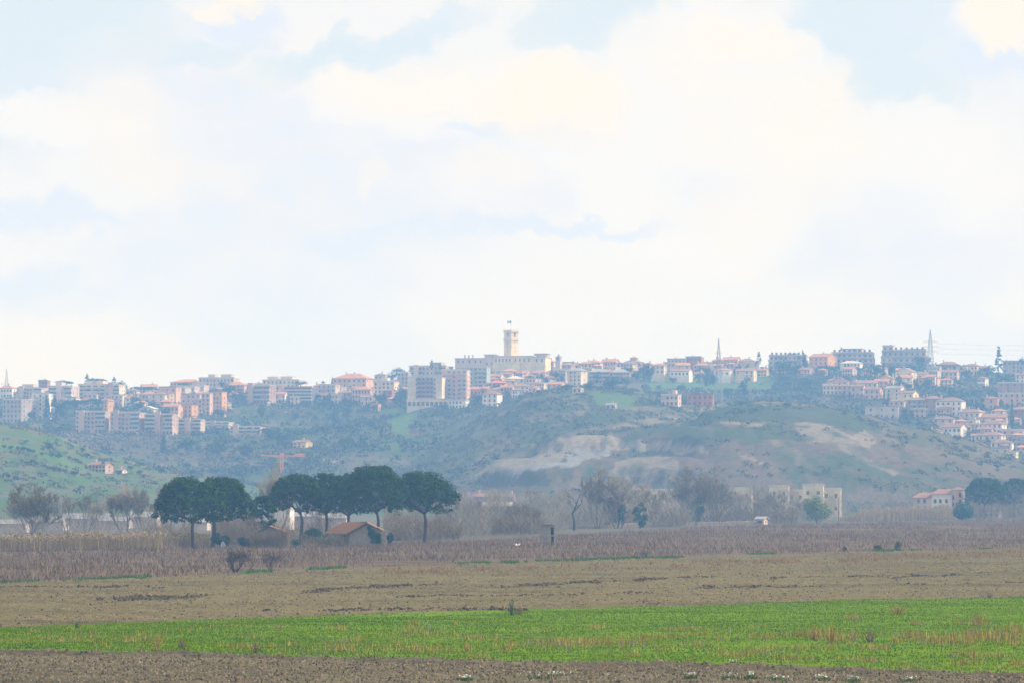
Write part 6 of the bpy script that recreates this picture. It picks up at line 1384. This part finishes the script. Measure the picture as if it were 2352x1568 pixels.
rt = random.Random(31)
def near_label(px, row):
    L = min(LM, key=lambda q: abs(q[0] - px)); s = 'left of' if px < L[0] - 6 else 'right of' if px > L[0] + 6 else 'beside'
    if row > 905: s = 'below ' + s.replace('beside', '').strip() if s != 'beside' else 'below'
    for k in ('dark round tree', 'grey green tree', 'shadowy tree', 'small dark tree', 'bushy tree', 'rounded tree', 'low tree', 'blue green tree', 'leafy tree', 'dull green tree'):
        for q in ('among houses', 'between roofs', 'in a gap'):
            lb = '%s %s %s %s' % (k, q, s, L[1])
            if lb not in used: used.add(lb); return lb
    return None
for i in range(110):
    px = rt.uniform(0, 2352); row = np.interp(px, [0, 300, 600, 900, 1100, 1400, 1800, 2100, 2352], [928, 920, 918, 912, 885, 872, 862, 866, 880]) + rt.uniform(-16, 40) * (1.6 if px > 2080 or px < 900 else .7)
    lb = near_label(px, row)
    if lb: h_ = rt.uniform(14, 28); T('round' if rt.random() < .8 else 'cypress', px, row, row - h_, h_ * rt.uniform(.8, 1.5), lb, tone=rt.choice(('dark', 'dark', 'olive')), d0=1900)
# scrub: bushes nobody could count, spread over the hillsides
def scrub():
    r = np.random.default_rng(21); n = 26000; y = np.sqrt(r.uniform(1400 ** 2, 2600 ** 2, n)); u = r.uniform(-.138, .138, n); x = u * y; S = terrain_all(x, y); z = S.max(0); ow = S.argmax(0); px, row = project(x, y, z)
    c = fbm(x * .018, y * .010, 33, 3); e = fbm(x * .07, y * .04, 34, 3)
    bare = np.zeros(n, bool)
    for poly in ([(1062, 1112), (1150, 1050), (1290, 1000), (1440, 1005), (1625, 1030), (1620, 1044), (1400, 1040), (1300, 1060), (1100, 1090)], [(1400, 1056), (1548, 1046), (1562, 1075), (1530, 1106), (1390, 1100)], [(1805, 970), (1990, 980), (2010, 1040), (2060, 1090), (1900, 1020)], [(1485, 862), (1775, 862), (1775, 896), (1490, 898)], [(878, 938), (975, 940), (930, 1000), (905, 1002)], [(1355, 900), (1475, 912), (1445, 937), (1380, 930)]): bare |= inside(poly, px, row)
    keep = (z > 1) & (~bare | (r.uniform(0, 1, n) < .06)) & np.where(ow == 0, r.uniform(0, 1, n) < np.clip((c - .25) * 2.6, .25, 1), np.where(ow == 1, (e > .50) & (r.uniform(0, 1, n) < .75), np.where(ow == 2, (e > .36) & (r.uniform(0, 1, n) < .95), (e > .53) & (r.uniform(0, 1, n) < .95))))
    keep &= ~((row < 905) & (ow == 0) & (px < 1480))
    x, y, z, ow, c, e = (a[keep] for a in (x, y, z, ow, c, e)); n = len(x)
    rad = np.where(ow == 0, r.uniform(1.2, 3.4, n), np.where(ow == 2, r.uniform(.8, 2.0, n), r.uniform(.7, 1.8, n)))
    per = 16; d = rand_dirs(n * per, r); d[:, 2] = np.abs(d[:, 2]); P = np.repeat(np.stack([x, y, z], 1), per, 0) + d * np.repeat(rad, per)[:, None] * r.uniform(.55, 1.05, n * per)[:, None] * np.array([1.15, 1.15, 1])
    V, Fc = leaf_quads(P, np.repeat(rad * .30, per), r, d, .7)
    w = fbm(x * .03, y * .02, 35, 3) + r.normal(0, .07, n)
    k = np.where(w > .60, 0, np.where(w > .50, 1, np.where(w > .42, 2, 3))); k = np.where((ow >= 2) & (k == 0), 1, k)
    fm = np.repeat(k, per)
    ms = [mat('bare_scrub', (.165, .135, .10), .95, .2, .3, island=.3), mat('olive_scrub', (.095, .10, .055), .95, .25, .3, island=.4), mat('green_scrub', (.055, .09, .045), .95, .25, .3, island=.45), mat('dark_scrub', (.04, .058, .04), .95, .25, .3, island=.4)]
    tag(link('scrub', raw_mesh('scrub', V, Fc, ms, fm)), 'mixed bare and evergreen scrub covering the hillsides', kind='stuff')
scrub()
